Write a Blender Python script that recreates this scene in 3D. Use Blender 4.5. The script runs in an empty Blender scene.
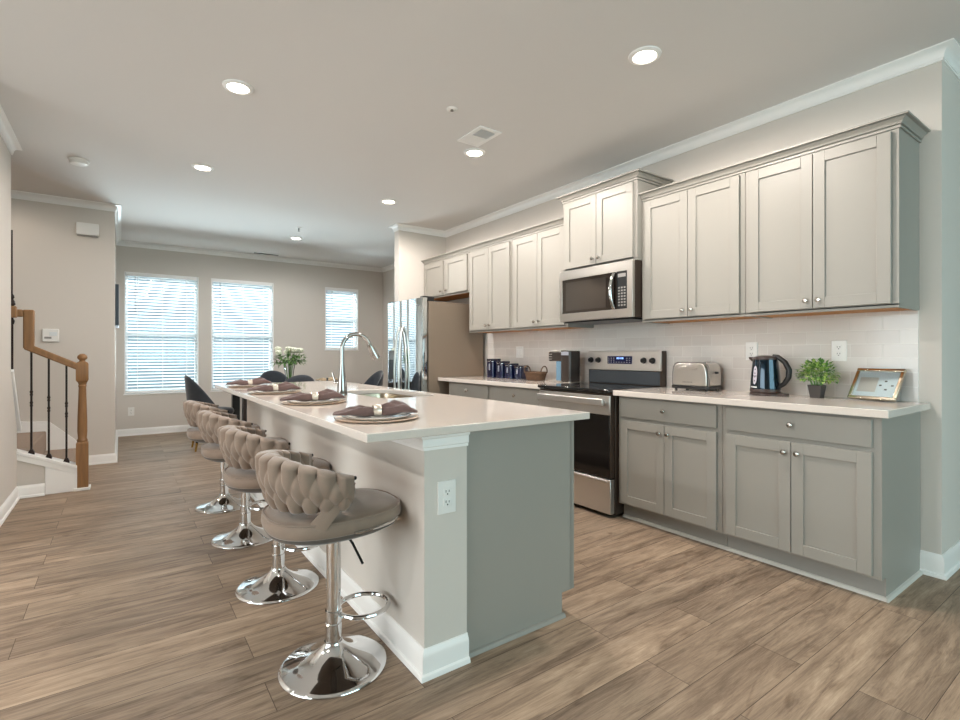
import bpy, bmesh, math, random
from math import sin, cos, pi, radians, sqrt, exp
from mathutils import Vector, Matrix, Euler
random.seed(7)
C = bpy.context.scene.collection
SC = bpy.context.scene

# ------------------------------------------------------------------ camera
cam_d = bpy.data.cameras.new('camera'); cam = bpy.data.objects.new('camera', cam_d); C.objects.link(cam)
cam.location = (0, 0, 1.172)
cam.rotation_euler = (pi/2, 0, -0.62)
cam_d.sensor_width = 36; cam_d.lens = 503.7/960*36
cam_d.shift_y = -6.2/960
cam_d.clip_start = .02
SC.camera = cam
SC.view_settings.view_transform = 'Standard'; SC.view_settings.look = 'None'
SC.view_settings.gamma = 1; SC.view_settings.use_curve_mapping = False
SC.view_settings.exposure = 0.25
SC.cycles.max_bounces = 8; SC.cycles.diffuse_bounces = 5; SC.cycles.transparent_max_bounces = 12
SC.cycles.use_denoising = True
SC.cycles.sample_clamp_indirect = 6
SC.cycles.caustics_reflective = False; SC.cycles.caustics_refractive = False

# ------------------------------------------------------------------ world (overcast sky, brighter overhead)
W = bpy.data.worlds.new('sky'); SC.world = W; W.use_nodes = True
nt = W.node_tree; nt.nodes.clear()
wo = nt.nodes.new('ShaderNodeOutputWorld'); bg = nt.nodes.new('ShaderNodeBackground')
tc = nt.nodes.new('ShaderNodeTexCoord'); sp = nt.nodes.new('ShaderNodeSeparateXYZ'); rp = nt.nodes.new('ShaderNodeValToRGB')
mr = nt.nodes.new('ShaderNodeMapRange'); mr.inputs['From Min'].default_value = -1; mr.inputs['From Max'].default_value = 1
nt.links.new(tc.outputs['Generated'], sp.inputs[0]); nt.links.new(sp.outputs['Z'], mr.inputs['Value'])
nt.links.new(mr.outputs[0], rp.inputs[0]); nt.links.new(rp.outputs[0], bg.inputs[0]); nt.links.new(bg.outputs[0], wo.inputs[0])
el = rp.color_ramp.elements
el[0].position = .44; el[0].color = (.14, .18, .20, 1)
el[1].position = .50; el[1].color = (.15, .20, .235, 1)
for p_, c_ in ((.58, (.18, .24, .28, 1)), (.74, (.86, .95, 1, 1)), (1, (.95, 1, 1, 1))):
    e_ = el.new(p_); e_.color = c_
bg.inputs[1].default_value = 1.8

# ------------------------------------------------------------------ daylight through the openings
DAY = (.80, .93, 1.0)
def area(name, loc, rot, sx, sy, power, col):
    d = bpy.data.lights.new(name, 'AREA'); d.shape = 'RECTANGLE'; d.size = sx; d.size_y = sy; d.energy = power; d.color = col
    o = bpy.data.objects.new(name, d); C.objects.link(o); o.location = loc; o.rotation_euler = rot
    return o
area('rear_daylight', (1.9, -3.2, 1.45), (pi/2, 0, 0), 3.6, 2.3, 118, (.68, .95, 1))    # outside the rear glazing, shining +Y
area('side_daylight', (-4.5, 1.2, 1.5), (pi/2, 0, -pi/2), 4.4, 2.3, 175, (.98, .99, 1))  # outside the living-side glazing, shining +X
for n_, x_, w_ in (('window_daylight', .51, 1.1), ('window_daylight', 1.61, 1.1), ('window_daylight', 3.23, .8)):
    area('ground_daylight', (x_, 9.75, .30 if x_ < 3 else .75), (radians(130), 0, pi), w_, .5, 150 if x_ < 3 else 80, DAY)  # daylight thrown up by the bright ground outside
area('window_daylight', (1.8, 11.6, 5.0), (radians(37), 0, pi), 5.5, 3.0, 2700, DAY)        # open sky above and outside the dining windows
LENS = 14.0
LAMPS = {'aisle': (80, (1.0, .92, .85)), 'stool': (26, (1.0, .97, .94)), 'dining': (54, (1.0, 1.0, .99)), 'living': (75, (1.0, .99, .97)), 'stair': (20, (1.0, .88, .77))}
def downlight(x, y, row, z=2.745):
    d = bpy.data.lights.new('downlight_'+row, 'SPOT'); d.energy, d.color = LAMPS[row]; d.spot_size = radians(178); d.spot_blend = .35; d.shadow_soft_size = .055
    l = bpy.data.objects.new('downlight_'+row, d); C.objects.link(l); l.location = (x, y, z)
downlight(-2.2, 3.4, 'living'); downlight(-2.2, 1.4, 'living'); downlight(.575, 1.69, 'stool'); downlight(-1.3, 5.9, 'stair')   # unseen: stool row continued, living pair read from shadows, stair one added as fill

# ================================================================== helpers
def lin(c):
    f = lambda v: v/12.92 if v <= .04045 else ((v+.055)/1.055)**2.4
    return tuple(f(v/255) for v in c) + (1,)
MATS = {}
def mat(name, rgb, rough=.5, metal=0, spec=.5, noise=0, nscale=20, bump=0, bscale=60, coat=0, sheen=0, emit=None, estr=0, stretch=None):
    m = bpy.data.materials.new(name); m.use_nodes = True
    t = m.node_tree; b = t.nodes['Principled BSDF']
    b.inputs['Base Color'].default_value = lin(rgb); b.inputs['Roughness'].default_value = rough
    b.inputs['Metallic'].default_value = metal; b.inputs['Specular IOR Level'].default_value = spec
    b.inputs['Coat Weight'].default_value = coat; b.inputs['Coat Roughness'].default_value = .05
    if sheen: b.inputs['Sheen Weight'].default_value = sheen; b.inputs['Sheen Roughness'].default_value = .4
    if emit: b.inputs['Emission Color'].default_value = lin(emit); b.inputs['Emission Strength'].default_value = estr
    if noise or bump:
        tcn = t.nodes.new('ShaderNodeTexCoord'); mp = t.nodes.new('ShaderNodeMapping')
        t.links.new(tcn.outputs['Object'], mp.inputs[0])
        if stretch: mp.inputs['Scale'].default_value = stretch
    if noise:
        nz = t.nodes.new('ShaderNodeTexNoise'); nz.inputs['Scale'].default_value = nscale; nz.inputs['Detail'].default_value = 4
        t.links.new(mp.outputs[0], nz.inputs['Vector'])
        mx = t.nodes.new('ShaderNodeMix'); mx.data_type = 'RGBA'
        a = lin(tuple(max(0, v*(1-noise)) for v in rgb)); c = lin(tuple(min(255, v*(1+noise)) for v in rgb))
        mx.inputs['A'].default_value = a; mx.inputs['B'].default_value = c
        t.links.new(nz.outputs['Fac'], mx.inputs['Factor']); t.links.new(mx.outputs['Result'], b.inputs['Base Color'])
    if bump:
        nb = t.nodes.new('ShaderNodeTexNoise'); nb.inputs['Scale'].default_value = bscale; nb.inputs['Detail'].default_value = 3
        t.links.new(mp.outputs[0], nb.inputs['Vector'])
        bp = t.nodes.new('ShaderNodeBump'); bp.inputs['Strength'].default_value = bump; bp.inputs['Distance'].default_value = .01
        t.links.new(nb.outputs['Fac'], bp.inputs['Height']); t.links.new(bp.outputs[0], b.inputs['Normal'])
    MATS[name] = m
    return m

class MB:
    def __init__(s): s.v = []; s.f = []; s.mi = []; s.cur = 0
    def add(s, vs, fs):
        n = len(s.v); s.v += [tuple(p) for p in vs]; s.f += [tuple(i+n for i in f) for f in fs]; s.mi += [s.cur]*len(fs)
        return s
    def box(s, x0, x1, y0, y1, z0, z1):
        x0, x1 = min(x0, x1), max(x0, x1); y0, y1 = min(y0, y1), max(y0, y1); z0, z1 = min(z0, z1), max(z0, z1)
        vs = [(x0,y0,z0),(x1,y0,z0),(x1,y1,z0),(x0,y1,z0),(x0,y0,z1),(x1,y0,z1),(x1,y1,z1),(x0,y1,z1)]
        return s.add(vs, [(0,3,2,1),(4,5,6,7),(0,1,5,4),(1,2,6,5),(2,3,7,6),(3,0,4,7)])
    def lathe(s, prof, cx=0, cy=0, seg=32, cap0=True, cap1=True):
        n = len(prof); vs = []; fs = []
        for r, z in prof:
            for k in range(seg):
                a = 2*pi*k/seg; vs.append((cx+r*cos(a), cy+r*sin(a), z))
        for i in range(n-1):
            for k in range(seg):
                k2 = (k+1) % seg; fs.append((i*seg+k, i*seg+k2, (i+1)*seg+k2, (i+1)*seg+k))
        if cap0: fs.append(tuple(reversed(range(seg))))
        if cap1: fs.append(tuple((n-1)*seg+k for k in range(seg)))
        return s.add(vs, fs)
    def tube(s, pts, r, seg=12, closed=False, caps=True):
        pts = [Vector(p) for p in pts]; n = len(pts)
        rs = r if isinstance(r, (list, tuple)) else [r]*n
        vs = []; fs = []; prev = None
        for i, p in enumerate(pts):
            if closed: t = pts[(i+1) % n]-pts[i-1]
            else: t = pts[min(i+1, n-1)]-pts[max(i-1, 0)]
            t.normalize()
            if prev is None:
                u = t.cross(Vector((0,0,1)) if abs(t.z) < .9 else Vector((1,0,0))).normalized()
            else:
                u = (prev - t*prev.dot(t)).normalized()
            w = t.cross(u); prev = u
            for k in range(seg):
                a = 2*pi*k/seg; vs.append(p + (u*cos(a)+w*sin(a))*rs[i])
        m = n if closed else n-1
        for i in range(m):
            j = (i+1) % n
            for k in range(seg):
                k2 = (k+1) % seg; fs.append((i*seg+k, i*seg+k2, j*seg+k2, j*seg+k))
        if caps and not closed:
            fs.append(tuple(reversed(range(seg)))); fs.append(tuple((n-1)*seg+k for k in range(seg)))
        return s.add(vs, fs)
    def bar(s, a, b, w, h, up=(0,0,1)):
        a = Vector(a); b = Vector(b); t = (b-a).normalized(); u = t.cross(Vector(up))
        u = u.normalized() if u.length > 1e-4 else Vector((1,0,0)); v = u.cross(t).normalized()
        vs = []
        for p in (a, b):
            for du, dv in ((-1,-1),(1,-1),(1,1),(-1,1)): vs.append(p+u*du*w/2+v*dv*h/2)
        return s.add(vs, [(3,2,1,0),(4,5,6,7),(0,1,5,4),(1,2,6,5),(2,3,7,6),(3,0,4,7)])
    def prism(s, poly, axis, a, b):
        """poly of 2-D points; axis 'x': (y,z), 'y': (x,z), 'z': (x,y)"""
        n = len(poly); P = {'x': lambda p, t: (t, p[0], p[1]), 'y': lambda p, t: (p[0], t, p[1]), 'z': lambda p, t: (p[0], p[1], t)}[axis]
        vs = [P(p, a) for p in poly]+[P(p, b) for p in poly]
        return s.add(vs, [tuple(range(n)), tuple(reversed(range(n, 2*n)))]+[(i, (i+1) % n, n+(i+1) % n, n+i) for i in range(n)])
    def grid(s, fn, nu, nv, closeu=False):
        vs = []; fs = []; cols = nu if closeu else nu+1
        for j in range(nv+1):
            for i in range(cols): vs.append(fn(i/nu, j/nv))
        for j in range(nv):
            for i in range(nu):
                i2 = (i+1) % cols; fs.append((j*cols+i, j*cols+i2, (j+1)*cols+i2, (j+1)*cols+i))
        return s.add(vs, fs)
    def loft(s, rings, cap=True):
        n = len(rings[0]); vs = [p for r in rings for p in r]; fs = []
        for i in range(len(rings)-1):
            for k in range(n):
                k2 = (k+1) % n; fs.append((i*n+k, i*n+k2, (i+1)*n+k2, (i+1)*n+k))
        if cap: fs.append(tuple(reversed(range(n)))); fs.append(tuple((len(rings)-1)*n+k for k in range(n)))
        return s.add(vs, fs)
    def sweep(s, path, prof, closed_ends=True):
        """profile (offset to the LEFT of the path, z) swept along an XY polyline with mitred corners"""
        n = len(path); P = [Vector((p[0], p[1])) for p in path]; rings = []
        for i in range(n):
            d0 = (P[i]-P[i-1]).normalized() if i else None; d1 = (P[i+1]-P[i]).normalized() if i < n-1 else None
            if d0 is None: d0 = d1
            if d1 is None: d1 = d0
            l0 = Vector((-d0.y, d0.x)); l1 = Vector((-d1.y, d1.x)); m = (l0+l1); m = m/m.dot(l0) if abs(m.dot(l0)) > 1e-5 else l0
            rings.append([(P[i].x+m.x*o, P[i].y+m.y*o, z) for o, z in prof])
        return s.loft(rings, closed_ends)
    def xf(s, M, start=0):
        for i in range(start, len(s.v)): s.v[i] = tuple(M @ Vector(s.v[i]))
        return s

ORG = {}
def obj(name, mb, m, parent=None, bevel=0, sharp=35, seg=2, smooth=True):
    me = bpy.data.meshes.new(name)
    if parent is not None: o0 = ORG[parent.name]
    else:
        xs = [p[0] for p in mb.v]; ys = [p[1] for p in mb.v]; zs = [p[2] for p in mb.v]
        o0 = Vector(((min(xs)+max(xs))/2, (min(ys)+max(ys))/2, min(zs)))
    me.from_pydata([(p[0]-o0.x, p[1]-o0.y, p[2]-o0.z) for p in mb.v], [], mb.f)
    ms = m if isinstance(m, (list, tuple)) else [m]
    for k in ms: me.materials.append(MATS[k] if isinstance(k, str) else k)
    bm = bmesh.new(); bm.from_mesh(me); bmesh.ops.recalc_face_normals(bm, faces=bm.faces); bm.to_mesh(me); bm.free()
    if len(ms) > 1: me.polygons.foreach_set('material_index', mb.mi)
    if smooth:
        me.polygons.foreach_set('use_smooth', [True]*len(me.polygons)); me.set_sharp_from_angle(angle=radians(sharp))
    me.update()
    o = bpy.data.objects.new(name, me); C.objects.link(o)
    if parent is not None: o.parent = parent; ORG[o.name] = o0
    else: o.location = o0; ORG[o.name] = o0
    if bevel:
        b = o.modifiers.new('bevel', 'BEVEL'); b.width = bevel; b.segments = seg; b.limit_method = 'ANGLE'; b.angle_limit = radians(40)
    return o
def tag(o, label, cat, group=None):
    o['label'] = label; o['category'] = cat
    if group: o['group'] = group
    return o
def thing(name, loc, label, cat, group=None):
    o = bpy.data.objects.new(name, None); C.objects.link(o); o.location = loc; o.empty_display_size = .05
    ORG[o.name] = Vector(loc); return tag(o, label, cat, group)
def struct(name, mb, m, bevel=0, sharp=35):
    o = obj(name, mb, m, None, bevel, sharp); o['kind'] = 'structure'; return o
def dup(root, loc, label, rotz=None):
    def rec(o, par):
        c = o.copy(); C.objects.link(c); c.parent = par
        for ch in list(o.children): rec(ch, c)
        return c
    r = rec(root, None); r.location = loc; r['label'] = label
    if rotz is not None: r.rotation_euler = (0, 0, rotz)
    return r
def rrect(x0, x1, y0, y1, r, n=6):
    pts = []
    for cx, cy, a0 in ((x1-r, y1-r, 0), (x0+r, y1-r, pi/2), (x0+r, y0+r, pi), (x1-r, y0+r, 1.5*pi)):
        for k in range(n+1):
            a = a0+k*pi/2/n; pts.append((cx+r*cos(a), cy+r*sin(a)))
    return pts

# ================================================================== materials
mat('wall_paint', (214, 207, 199), .85, spec=.2, bump=.03, bscale=250)
mat('ceiling_paint', (222, 219, 216), .9, spec=.1)
mat('trim_white', (246, 244, 241), .35)
mat('cabinet_paint', (156, 152, 144), .45)
mat('cabinet_under', (186, 124, 60), .6, noise=.12, nscale=6, stretch=(8, 1, 8))
mat('toe_grey', (150, 147, 141), .5)
mat('shoe_molding', (205, 200, 192), .45)
mat('quartz', (222, 212, 203), .06, spec=.6, noise=.03, nscale=240)
mat('steel_range', (212, 208, 203), .34, .93, noise=.03, nscale=40, stretch=(1, 60, 1))
mat('steel', (202, 198, 192), .28, 1, noise=.03, nscale=40, stretch=(1, 60, 1))
mat('steel_fridge', (228, 232, 234), .05, 1, noise=.02, nscale=30, stretch=(1, 1, 40))
mat('steel_dark', (150, 146, 142), .35, 1)
mat('appliance_side', (138, 122, 106), .5, .3)
mat('chrome', (226, 226, 226), .05, 1)
mat('nickel', (190, 184, 176), .2, 1)
mat('gasket_black', (24, 23, 23), .4)
mat('black_glass', (98, 92, 88), .03, .9)
mat('window_glass_dark', (120, 116, 112), .03, .9)
mat('oven_glass', (24, 21, 20), .08, spec=.5)
mat('cooktop_glass', (20, 20, 21), .05, spec=.8)
mat('burner_mark', (70, 68, 66), .15)
mat('range_grey', (84, 90, 96), .25, .4)
mat('black_plastic', (22, 22, 23), .35)
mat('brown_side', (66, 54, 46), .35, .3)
mat('display', (16, 18, 34), .15, emit=(40, 60, 160), estr=.08)
mat('display_digit', (120, 160, 255), .3, emit=(150, 190, 255), estr=2)
mat('panel_print', (150, 146, 142), .5)
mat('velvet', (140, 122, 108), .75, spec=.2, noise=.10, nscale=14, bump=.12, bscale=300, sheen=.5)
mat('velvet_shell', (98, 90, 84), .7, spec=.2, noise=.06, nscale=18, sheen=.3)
mat('dark_velvet', (62, 66, 72), .75, spec=.2, noise=.12, nscale=20, sheen=.6)
mat('black_metal', (20, 20, 20), .35, .6)
mat('gold', (196, 158, 84), .22, 1)
mat('oak_stain', (138, 100, 62), .4, noise=.18, nscale=9, stretch=(6, 6, .6), bump=.05, bscale=40)
mat('iron', (38, 26, 22), .45, .5)
mat('carpet', (170, 152, 138), .95, spec=.05, noise=.12, nscale=120, bump=.4, bscale=400)
mat('white_plastic', (236, 234, 230), .4)
mat('slot_dark', (30, 28, 27), .6)
mat('plate_white', (238, 234, 228), .12, spec=.5)
mat('charger', (214, 190, 168), .3)
mat('plate_rim', (120, 92, 74), .3, .6)
mat('napkin_mauve', (102, 82, 78), .85, spec=.1, noise=.1, nscale=40, bump=.2, bscale=250, sheen=.3)
mat('napkin_beige', (178, 156, 128), .85, noise=.1, nscale=40)
mat('ring_pearl', (216, 204, 190), .25, .55)
mat('navy', (14, 20, 52), .12, coat=.6)
mat('navy_lid', (40, 40, 52), .25)
mat('label_silver', (196, 200, 214), .3, .7)
mat('wicker', (84, 60, 40), .75, noise=.3, nscale=60, bump=.5, bscale=120)
mat('tank_blue', (104, 136, 158), .1, spec=.6)
mat('coffee_black', (52, 44, 40), .25)
mat('kettle_blue', (18, 40, 54), .1, .75, coat=.8)
mat('kettle_trim', (60, 46, 42), .3)
mat('gauge', (186, 180, 190), .3)
mat('pot_grey', (66, 60, 58), .6)
mat('leaf_a', (158, 182, 100), .5, noise=.3, nscale=30)
mat('leaf_b', (92, 132, 64), .5, noise=.3, nscale=30)
mat('petal', (240, 240, 220), .6)
mat('photo_mat', (222, 228, 232), .3)
mat('photo_print', (202, 192, 184), .3)
mat('silver', (206, 196, 178), .18, 1)
mat('table_dark', (44, 38, 36), .35)
mat('table_top', (70, 62, 58), .18)
mat('picture_dark', (46, 56, 66), .4)
mat('sink_steel', (190, 176, 156), .25, 1)
mat('lens', (255, 250, 240), .5, emit=(255, 240, 222), estr=LENS)
mat('vinyl_white', (226, 230, 232), .4)
mat('duct_dark', (58, 56, 54), .8)

def slat_material():
    m = bpy.data.materials.new('blind_slat'); m.use_nodes = True; t = m.node_tree; t.nodes.clear()
    o = t.nodes.new('ShaderNodeOutputMaterial'); d = t.nodes.new('ShaderNodeBsdfDiffuse'); tr = t.nodes.new('ShaderNodeBsdfTranslucent'); mx = t.nodes.new('ShaderNodeMixShader')
    d.inputs[0].default_value = lin((246, 246, 244)); tr.inputs[0].default_value = lin((246, 248, 250)); mx.inputs[0].default_value = .5
    t.links.new(d.outputs[0], mx.inputs[1]); t.links.new(tr.outputs[0], mx.inputs[2]); t.links.new(mx.outputs[0], o.inputs[0])
    MATS['slat'] = m
slat_material()
def glass_material(name, tint, gl):
    m = bpy.data.materials.new(name); m.use_nodes = True; t = m.node_tree; t.nodes.clear()
    o = t.nodes.new('ShaderNodeOutputMaterial'); tr = t.nodes.new('ShaderNodeBsdfTransparent'); g = t.nodes.new('ShaderNodeBsdfGlossy'); mx = t.nodes.new('ShaderNodeMixShader')
    tr.inputs[0].default_value = lin(tint); g.inputs['Roughness'].default_value = .02
    fr = t.nodes.new('ShaderNodeFresnel'); fr.inputs[0].default_value = gl
    t.links.new(fr.outputs[0], mx.inputs[0]); t.links.new(tr.outputs[0], mx.inputs[1]); t.links.new(g.outputs[0], mx.inputs[2]); t.links.new(mx.outputs[0], o.inputs[0])
    MATS[name] = m
glass_material('pane_glass', (246, 250, 250), 1.35)
glass_material('vase_glass', (248, 250, 250), 1.12)
mat('faucet_chrome', (168, 164, 160), .12, 1)

def floor_material():
    m = bpy.data.materials.new('floor_planks'); m.use_nodes = True; t = m.node_tree; b = t.nodes['Principled BSDF']; N = t.nodes.new; L = t.links.new
    tcn = N('ShaderNodeTexCoord'); geo = N('ShaderNodeNewGeometry')
    mp = N('ShaderNodeMapping'); L(geo.outputs['Position'], mp.inputs[0]); mp.inputs['Location'].default_value = (.35, .05, 0)
    br = N('ShaderNodeTexBrick'); L(mp.outputs[0], br.inputs[0])
    br.offset = .37; br.offset_frequency = 2; br.squash = 1
    br.inputs['Scale'].default_value = 1; br.inputs['Brick Width'].default_value = 1.22; br.inputs['Row Height'].default_value = .178
    br.inputs['Mortar Size'].default_value = .0012; br.inputs['Mortar Smooth'].default_value = .1; br.inputs['Bias'].default_value = 0
    br.inputs['Color1'].default_value = (0, 0, 0, 1); br.inputs['Color2'].default_value = (1, 1, 1, 1); br.inputs['Mortar'].default_value = (.5, .5, .5, 1)
    # per-plank shift of the grain
    sep = N('ShaderNodeSeparateXYZ'); L(geo.outputs['Position'], sep.inputs[0])
    bw = N('ShaderNodeRGBToBW'); L(br.outputs['Color'], bw.inputs[0])
    mu = N('ShaderNodeMath'); mu.operation = 'MULTIPLY'; mu.inputs[1].default_value = 37; L(bw.outputs[0], mu.inputs[0])
    cx = N('ShaderNodeCombineXYZ'); L(sep.outputs['X'], cx.inputs[0]); L(sep.outputs['Y'], cx.inputs[1]); L(mu.outputs[0], cx.inputs[2])
    def noise(scale, sx, sy, detail, rough=.6, dist=0):
        q = N('ShaderNodeMapping'); q.inputs['Scale'].default_value = (sx, sy, 1); L(cx.outputs[0], q.inputs[0])
        n = N('ShaderNodeTexNoise'); n.inputs['Scale'].default_value = scale; n.inputs['Detail'].default_value = detail; n.inputs['Roughness'].default_value = rough; n.inputs['Distortion'].default_value = dist
        L(q.outputs[0], n.inputs['Vector']); return n.outputs['Fac']
    grain = noise(1, 1.5, 15, 7, .68, 1.6); fine = noise(1, 9, 190, 5, .75); broad = noise(1, .9, 5.5, 4, .6, 1.0); knots = noise(1, 2.6, 9, 3, .55, 2.2)
    r1 = N('ShaderNodeValToRGB'); L(grain, r1.inputs[0]); e = r1.color_ramp.elements
    e[0].position = .30; e[0].color = lin((112, 93, 77)); e[1].position = .70; e[1].color = lin((184, 164, 144))
    k = e.new(.45); k.color = lin((152, 132, 114)); k = e.new(.56); k.color = lin((169, 148, 128))
    def mixc(fac, a, bcol, mode='MIX', f=1):
        x = N('ShaderNodeMix'); x.data_type = 'RGBA'; x.blend_type = mode
        if isinstance(fac, float): x.inputs['Factor'].default_value = fac
        else: L(fac, x.inputs['Factor'])
        for s_, v in (('A', a), ('B', bcol)):
            if isinstance(v, tuple): x.inputs[s_].default_value = v
            else: L(v, x.inputs[s_])
        return x.outputs['Result']
    def ramp(src, p0, c0, p1, c1):
        r_ = N('ShaderNodeValToRGB'); L(src, r_.inputs[0]); q = r_.color_ramp.elements
        q[0].position = p0; q[0].color = c0; q[1].position = p1; q[1].color = c1
        return r_.outputs[0]
    c1 = mixc(1.0, r1.outputs[0], ramp(broad, .32, (.76, .74, .72, 1), .62, (1.06, 1.05, 1.03, 1)), 'MULTIPLY')
    c1 = mixc(.8, c1, ramp(knots, .26, (.60, .55, .51, 1), .42, (1, 1, 1, 1)), 'MULTIPLY')
    c2 = mixc(.75, c1, ramp(fine, .36, (.70, .68, .66, 1), .58, (1.05, 1.05, 1.05, 1)), 'MULTIPLY')
    c3 = mixc(1.0, c2, ramp(bw.outputs[0], 0, (.80, .79, .78, 1), 1, (1.12, 1.10, 1.07, 1)), 'MULTIPLY')
    c4 = mixc(br.outputs['Fac'], c3, lin((74, 58, 46)))
    L(c4, b.inputs['Base Color'])
    b.inputs['Roughness'].default_value = .5; b.inputs['Specular IOR Level'].default_value = .35
    bp = N('ShaderNodeBump'); bp.inputs['Strength'].default_value = .12; bp.inputs['Distance'].default_value = .004
    L(fine, bp.inputs['Height']); L(bp.outputs[0], b.inputs['Normal'])
    MATS['floor'] = m
floor_material()

def tile_material():
    m = bpy.data.materials.new('subway_tile'); m.use_nodes = True; t = m.node_tree; b = t.nodes['Principled BSDF']; N = t.nodes.new; L = t.links.new
    geo = N('ShaderNodeNewGeometry'); sep = N('ShaderNodeSeparateXYZ'); L(geo.outputs['Position'], sep.inputs[0])
    cx = N('ShaderNodeCombineXYZ'); L(sep.outputs['Y'], cx.inputs[0]); L(sep.outputs['Z'], cx.inputs[1])
    mp = N('ShaderNodeMapping'); mp.inputs['Location'].default_value = (-.834, -.914, 0); L(cx.outputs[0], mp.inputs[0])
    br = N('ShaderNodeTexBrick'); L(mp.outputs[0], br.inputs[0]); br.offset = .5
    br.inputs['Scale'].default_value = 1; br.inputs['Brick Width'].default_value = .155; br.inputs['Row Height'].default_value = .0785
    br.inputs['Mortar Size'].default_value = .0016; br.inputs['Mortar Smooth'].default_value = .2
    br.inputs['Color1'].default_value = lin((214, 207, 201)); br.inputs['Color2'].default_value = lin((222, 216, 210)); br.inputs['Mortar'].default_value = lin((232, 228, 222))
    L(br.outputs['Color'], b.inputs['Base Color']); b.inputs['Roughness'].default_value = .12
    iv = N('ShaderNodeMath'); iv.operation = 'SUBTRACT'; iv.inputs[0].default_value = 1; L(br.outputs['Fac'], iv.inputs[1])
    bp = N('ShaderNodeBump'); bp.inputs['Strength'].default_value = .6; bp.inputs['Distance'].default_value = .002; L(iv.outputs[0], bp.inputs['Height']); L(bp.outputs[0], b.inputs['Normal'])
    MATS['tile'] = m
tile_material()

# ================================================================== the setting
H = 2.775; XW = 3.496; YC = .741; YS = 5.668; XS = 2.81; YS2 = 5.79; XF = 4.02; YB = 8.78; XD = -.05; YST = 6.72; XL = -.685; YL = 5.25; YR = -3.0; XR = 6.4
struct('floor', MB().box(-4.45, XR+.15, YR-.15, YB+.15, -.1, 0), 'floor')
struct('ceiling', MB().box(-4.45, XR+.15, YR-.15, YB+.15, H, H+.1), 'ceiling_paint')
struct('wall_right', MB().box(XW, XW+.12, YC, YS, 0, H), 'wall_paint')
struct('wall_return', MB().box(XW+.12, XR, YC, YC+.12, 0, H), 'wall_paint')
struct('wall_stub', MB().box(XS, XW+.12, YS, YS2, 0, H), 'wall_paint')
struct('wall_alcove', MB().box(XF, XF+.12, YS2, YB, 0, H).box(XW+.12, XF+.12, YS2-.1, YS2, 0, H), 'wall_paint')
struct('wall_dining', MB().box(XD-.12, XD, YST+.12, YB, 0, H), 'wall_paint')
struct('wall_stairs', MB().box(-3.2, XD, YST, YST+.12, 0, H), 'wall_paint')
YLV = 4.05; XLV = -4.3
struct('wall_left', MB().box(XL-.12, XL, YLV, YL, 0, H), 'wall_paint')
struct('wall_living', MB().box(XLV, XL-.12, YLV, YLV+.12, 0, H), 'wall_paint')
struct('wall_stairwell', MB().box(-3.2, -3.08, YLV+.12, YST, 0, H), 'wall_paint')
WINS = [(.045, .975, .595, 2.345), (1.145, 2.065, .595, 2.345), (2.925, 3.535, 1.245, 2.345)]
def wall_with_holes(axis, a0, a1, t0, t1, z0, z1, holes):
    m = MB(); xs = sorted({a0, a1, *[h[0] for h in holes], *[h[1] for h in holes]}); zs = sorted({z0, z1, *[h[2] for h in holes], *[h[3] for h in holes]})
    for i in range(len(xs)-1):
        run = None
        for j in range(len(zs)-1):
            xc = (xs[i]+xs[i+1])/2; zc = (zs[j]+zs[j+1])/2
            hole = any(h[0] < xc < h[1] and h[2] < zc < h[3] for h in holes)
            if not hole:
                if run is None: run = zs[j]
            if hole or j == len(zs)-2:
                top = zs[j] if hole else zs[j+1]
                if run is not None:
                    if axis == 'x': m.box(xs[i], xs[i+1], t0, t1, run, top)
                    else: m.box(t0, t1, xs[i], xs[i+1], run, top)
                    run = None
    return m
struct('wall_back', wall_with_holes('x', XD-.12, XF+.12, YB, YB+.14, 0, H, WINS), 'wall_paint')
REAR = [(.2, 3.6, .25, 2.45)]; SIDE = [(-1.0, 3.4, .35, 2.45)]
struct('wall_rear', wall_with_holes('x', XLV-.12, XR, YR-.12, YR, 0, H, REAR), 'wall_paint')
struct('wall_far_right', MB().box(XR, XR+.12, YR-.12, YC+.12, 0, H), 'wall_paint')
struct('wall_far_left', wall_with_holes('y', YR, YLV+.12, XLV-.12, XLV, 0, H, SIDE), 'wall_paint')

def window_struct(n, axis, a0, a1, z0, z1, t):
    fr = MB(); w = .045
    def bx(p0, p1, q0, q1, d0, d1):
        fr.box(p0, p1, d0, d1, q0, q1) if axis == 'x' else fr.box(d0, d1, p0, p1, q0, q1)
    bx(a0, a0+w, z0, z1, t, t+.05); bx(a1-w, a1, z0, z1, t, t+.05); bx(a0, a1, z0, z0+w, t, t+.05); bx(a0, a1, z1-w, z1, t, t+.05)
    zm = (z0+z1)/2
    if n <= 3: bx(a0, a1, zm-.025, zm+.025, t-.005, t+.05)
    else:
        k = 3 if a1-a0 > 2.5 else 2
        for i in range(1, k): bx(a0+(a1-a0)*i/k-.03, a0+(a1-a0)*i/k+.03, z0, z1, t, t+.05)
    o = struct('window_%d' % n, fr, 'vinyl_white', bevel=.004)
    g = MB()
    if axis == 'x': g.box(a0+.02, a1-.02, t+.02, t+.026, z0+.02, z1-.02)
    else: g.box(t+.02, t+.026, a0+.02, a1-.02, z0+.02, z1-.02)
    obj('pane', g, 'pane_glass', o)
    return o
for i, (a0, a1, z0, z1) in enumerate(WINS):
    w = window_struct(i+1, 'x', a0, a1, z0, z1, YB+.085)
    obj('casing', MB().box(a0, a0+.012, YB-.004, YB+.085, z0, z1).box(a1-.012, a1, YB-.004, YB+.085, z0, z1).box(a0, a1, YB-.004, YB+.085, z1-.01, z1), 'trim_white', w)
    obj('sill', MB().box(a0-.012, a1+.012, YB-.012, YB+.085, z0-.016, z0+.002), 'trim_white', w, bevel=.004)
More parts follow.
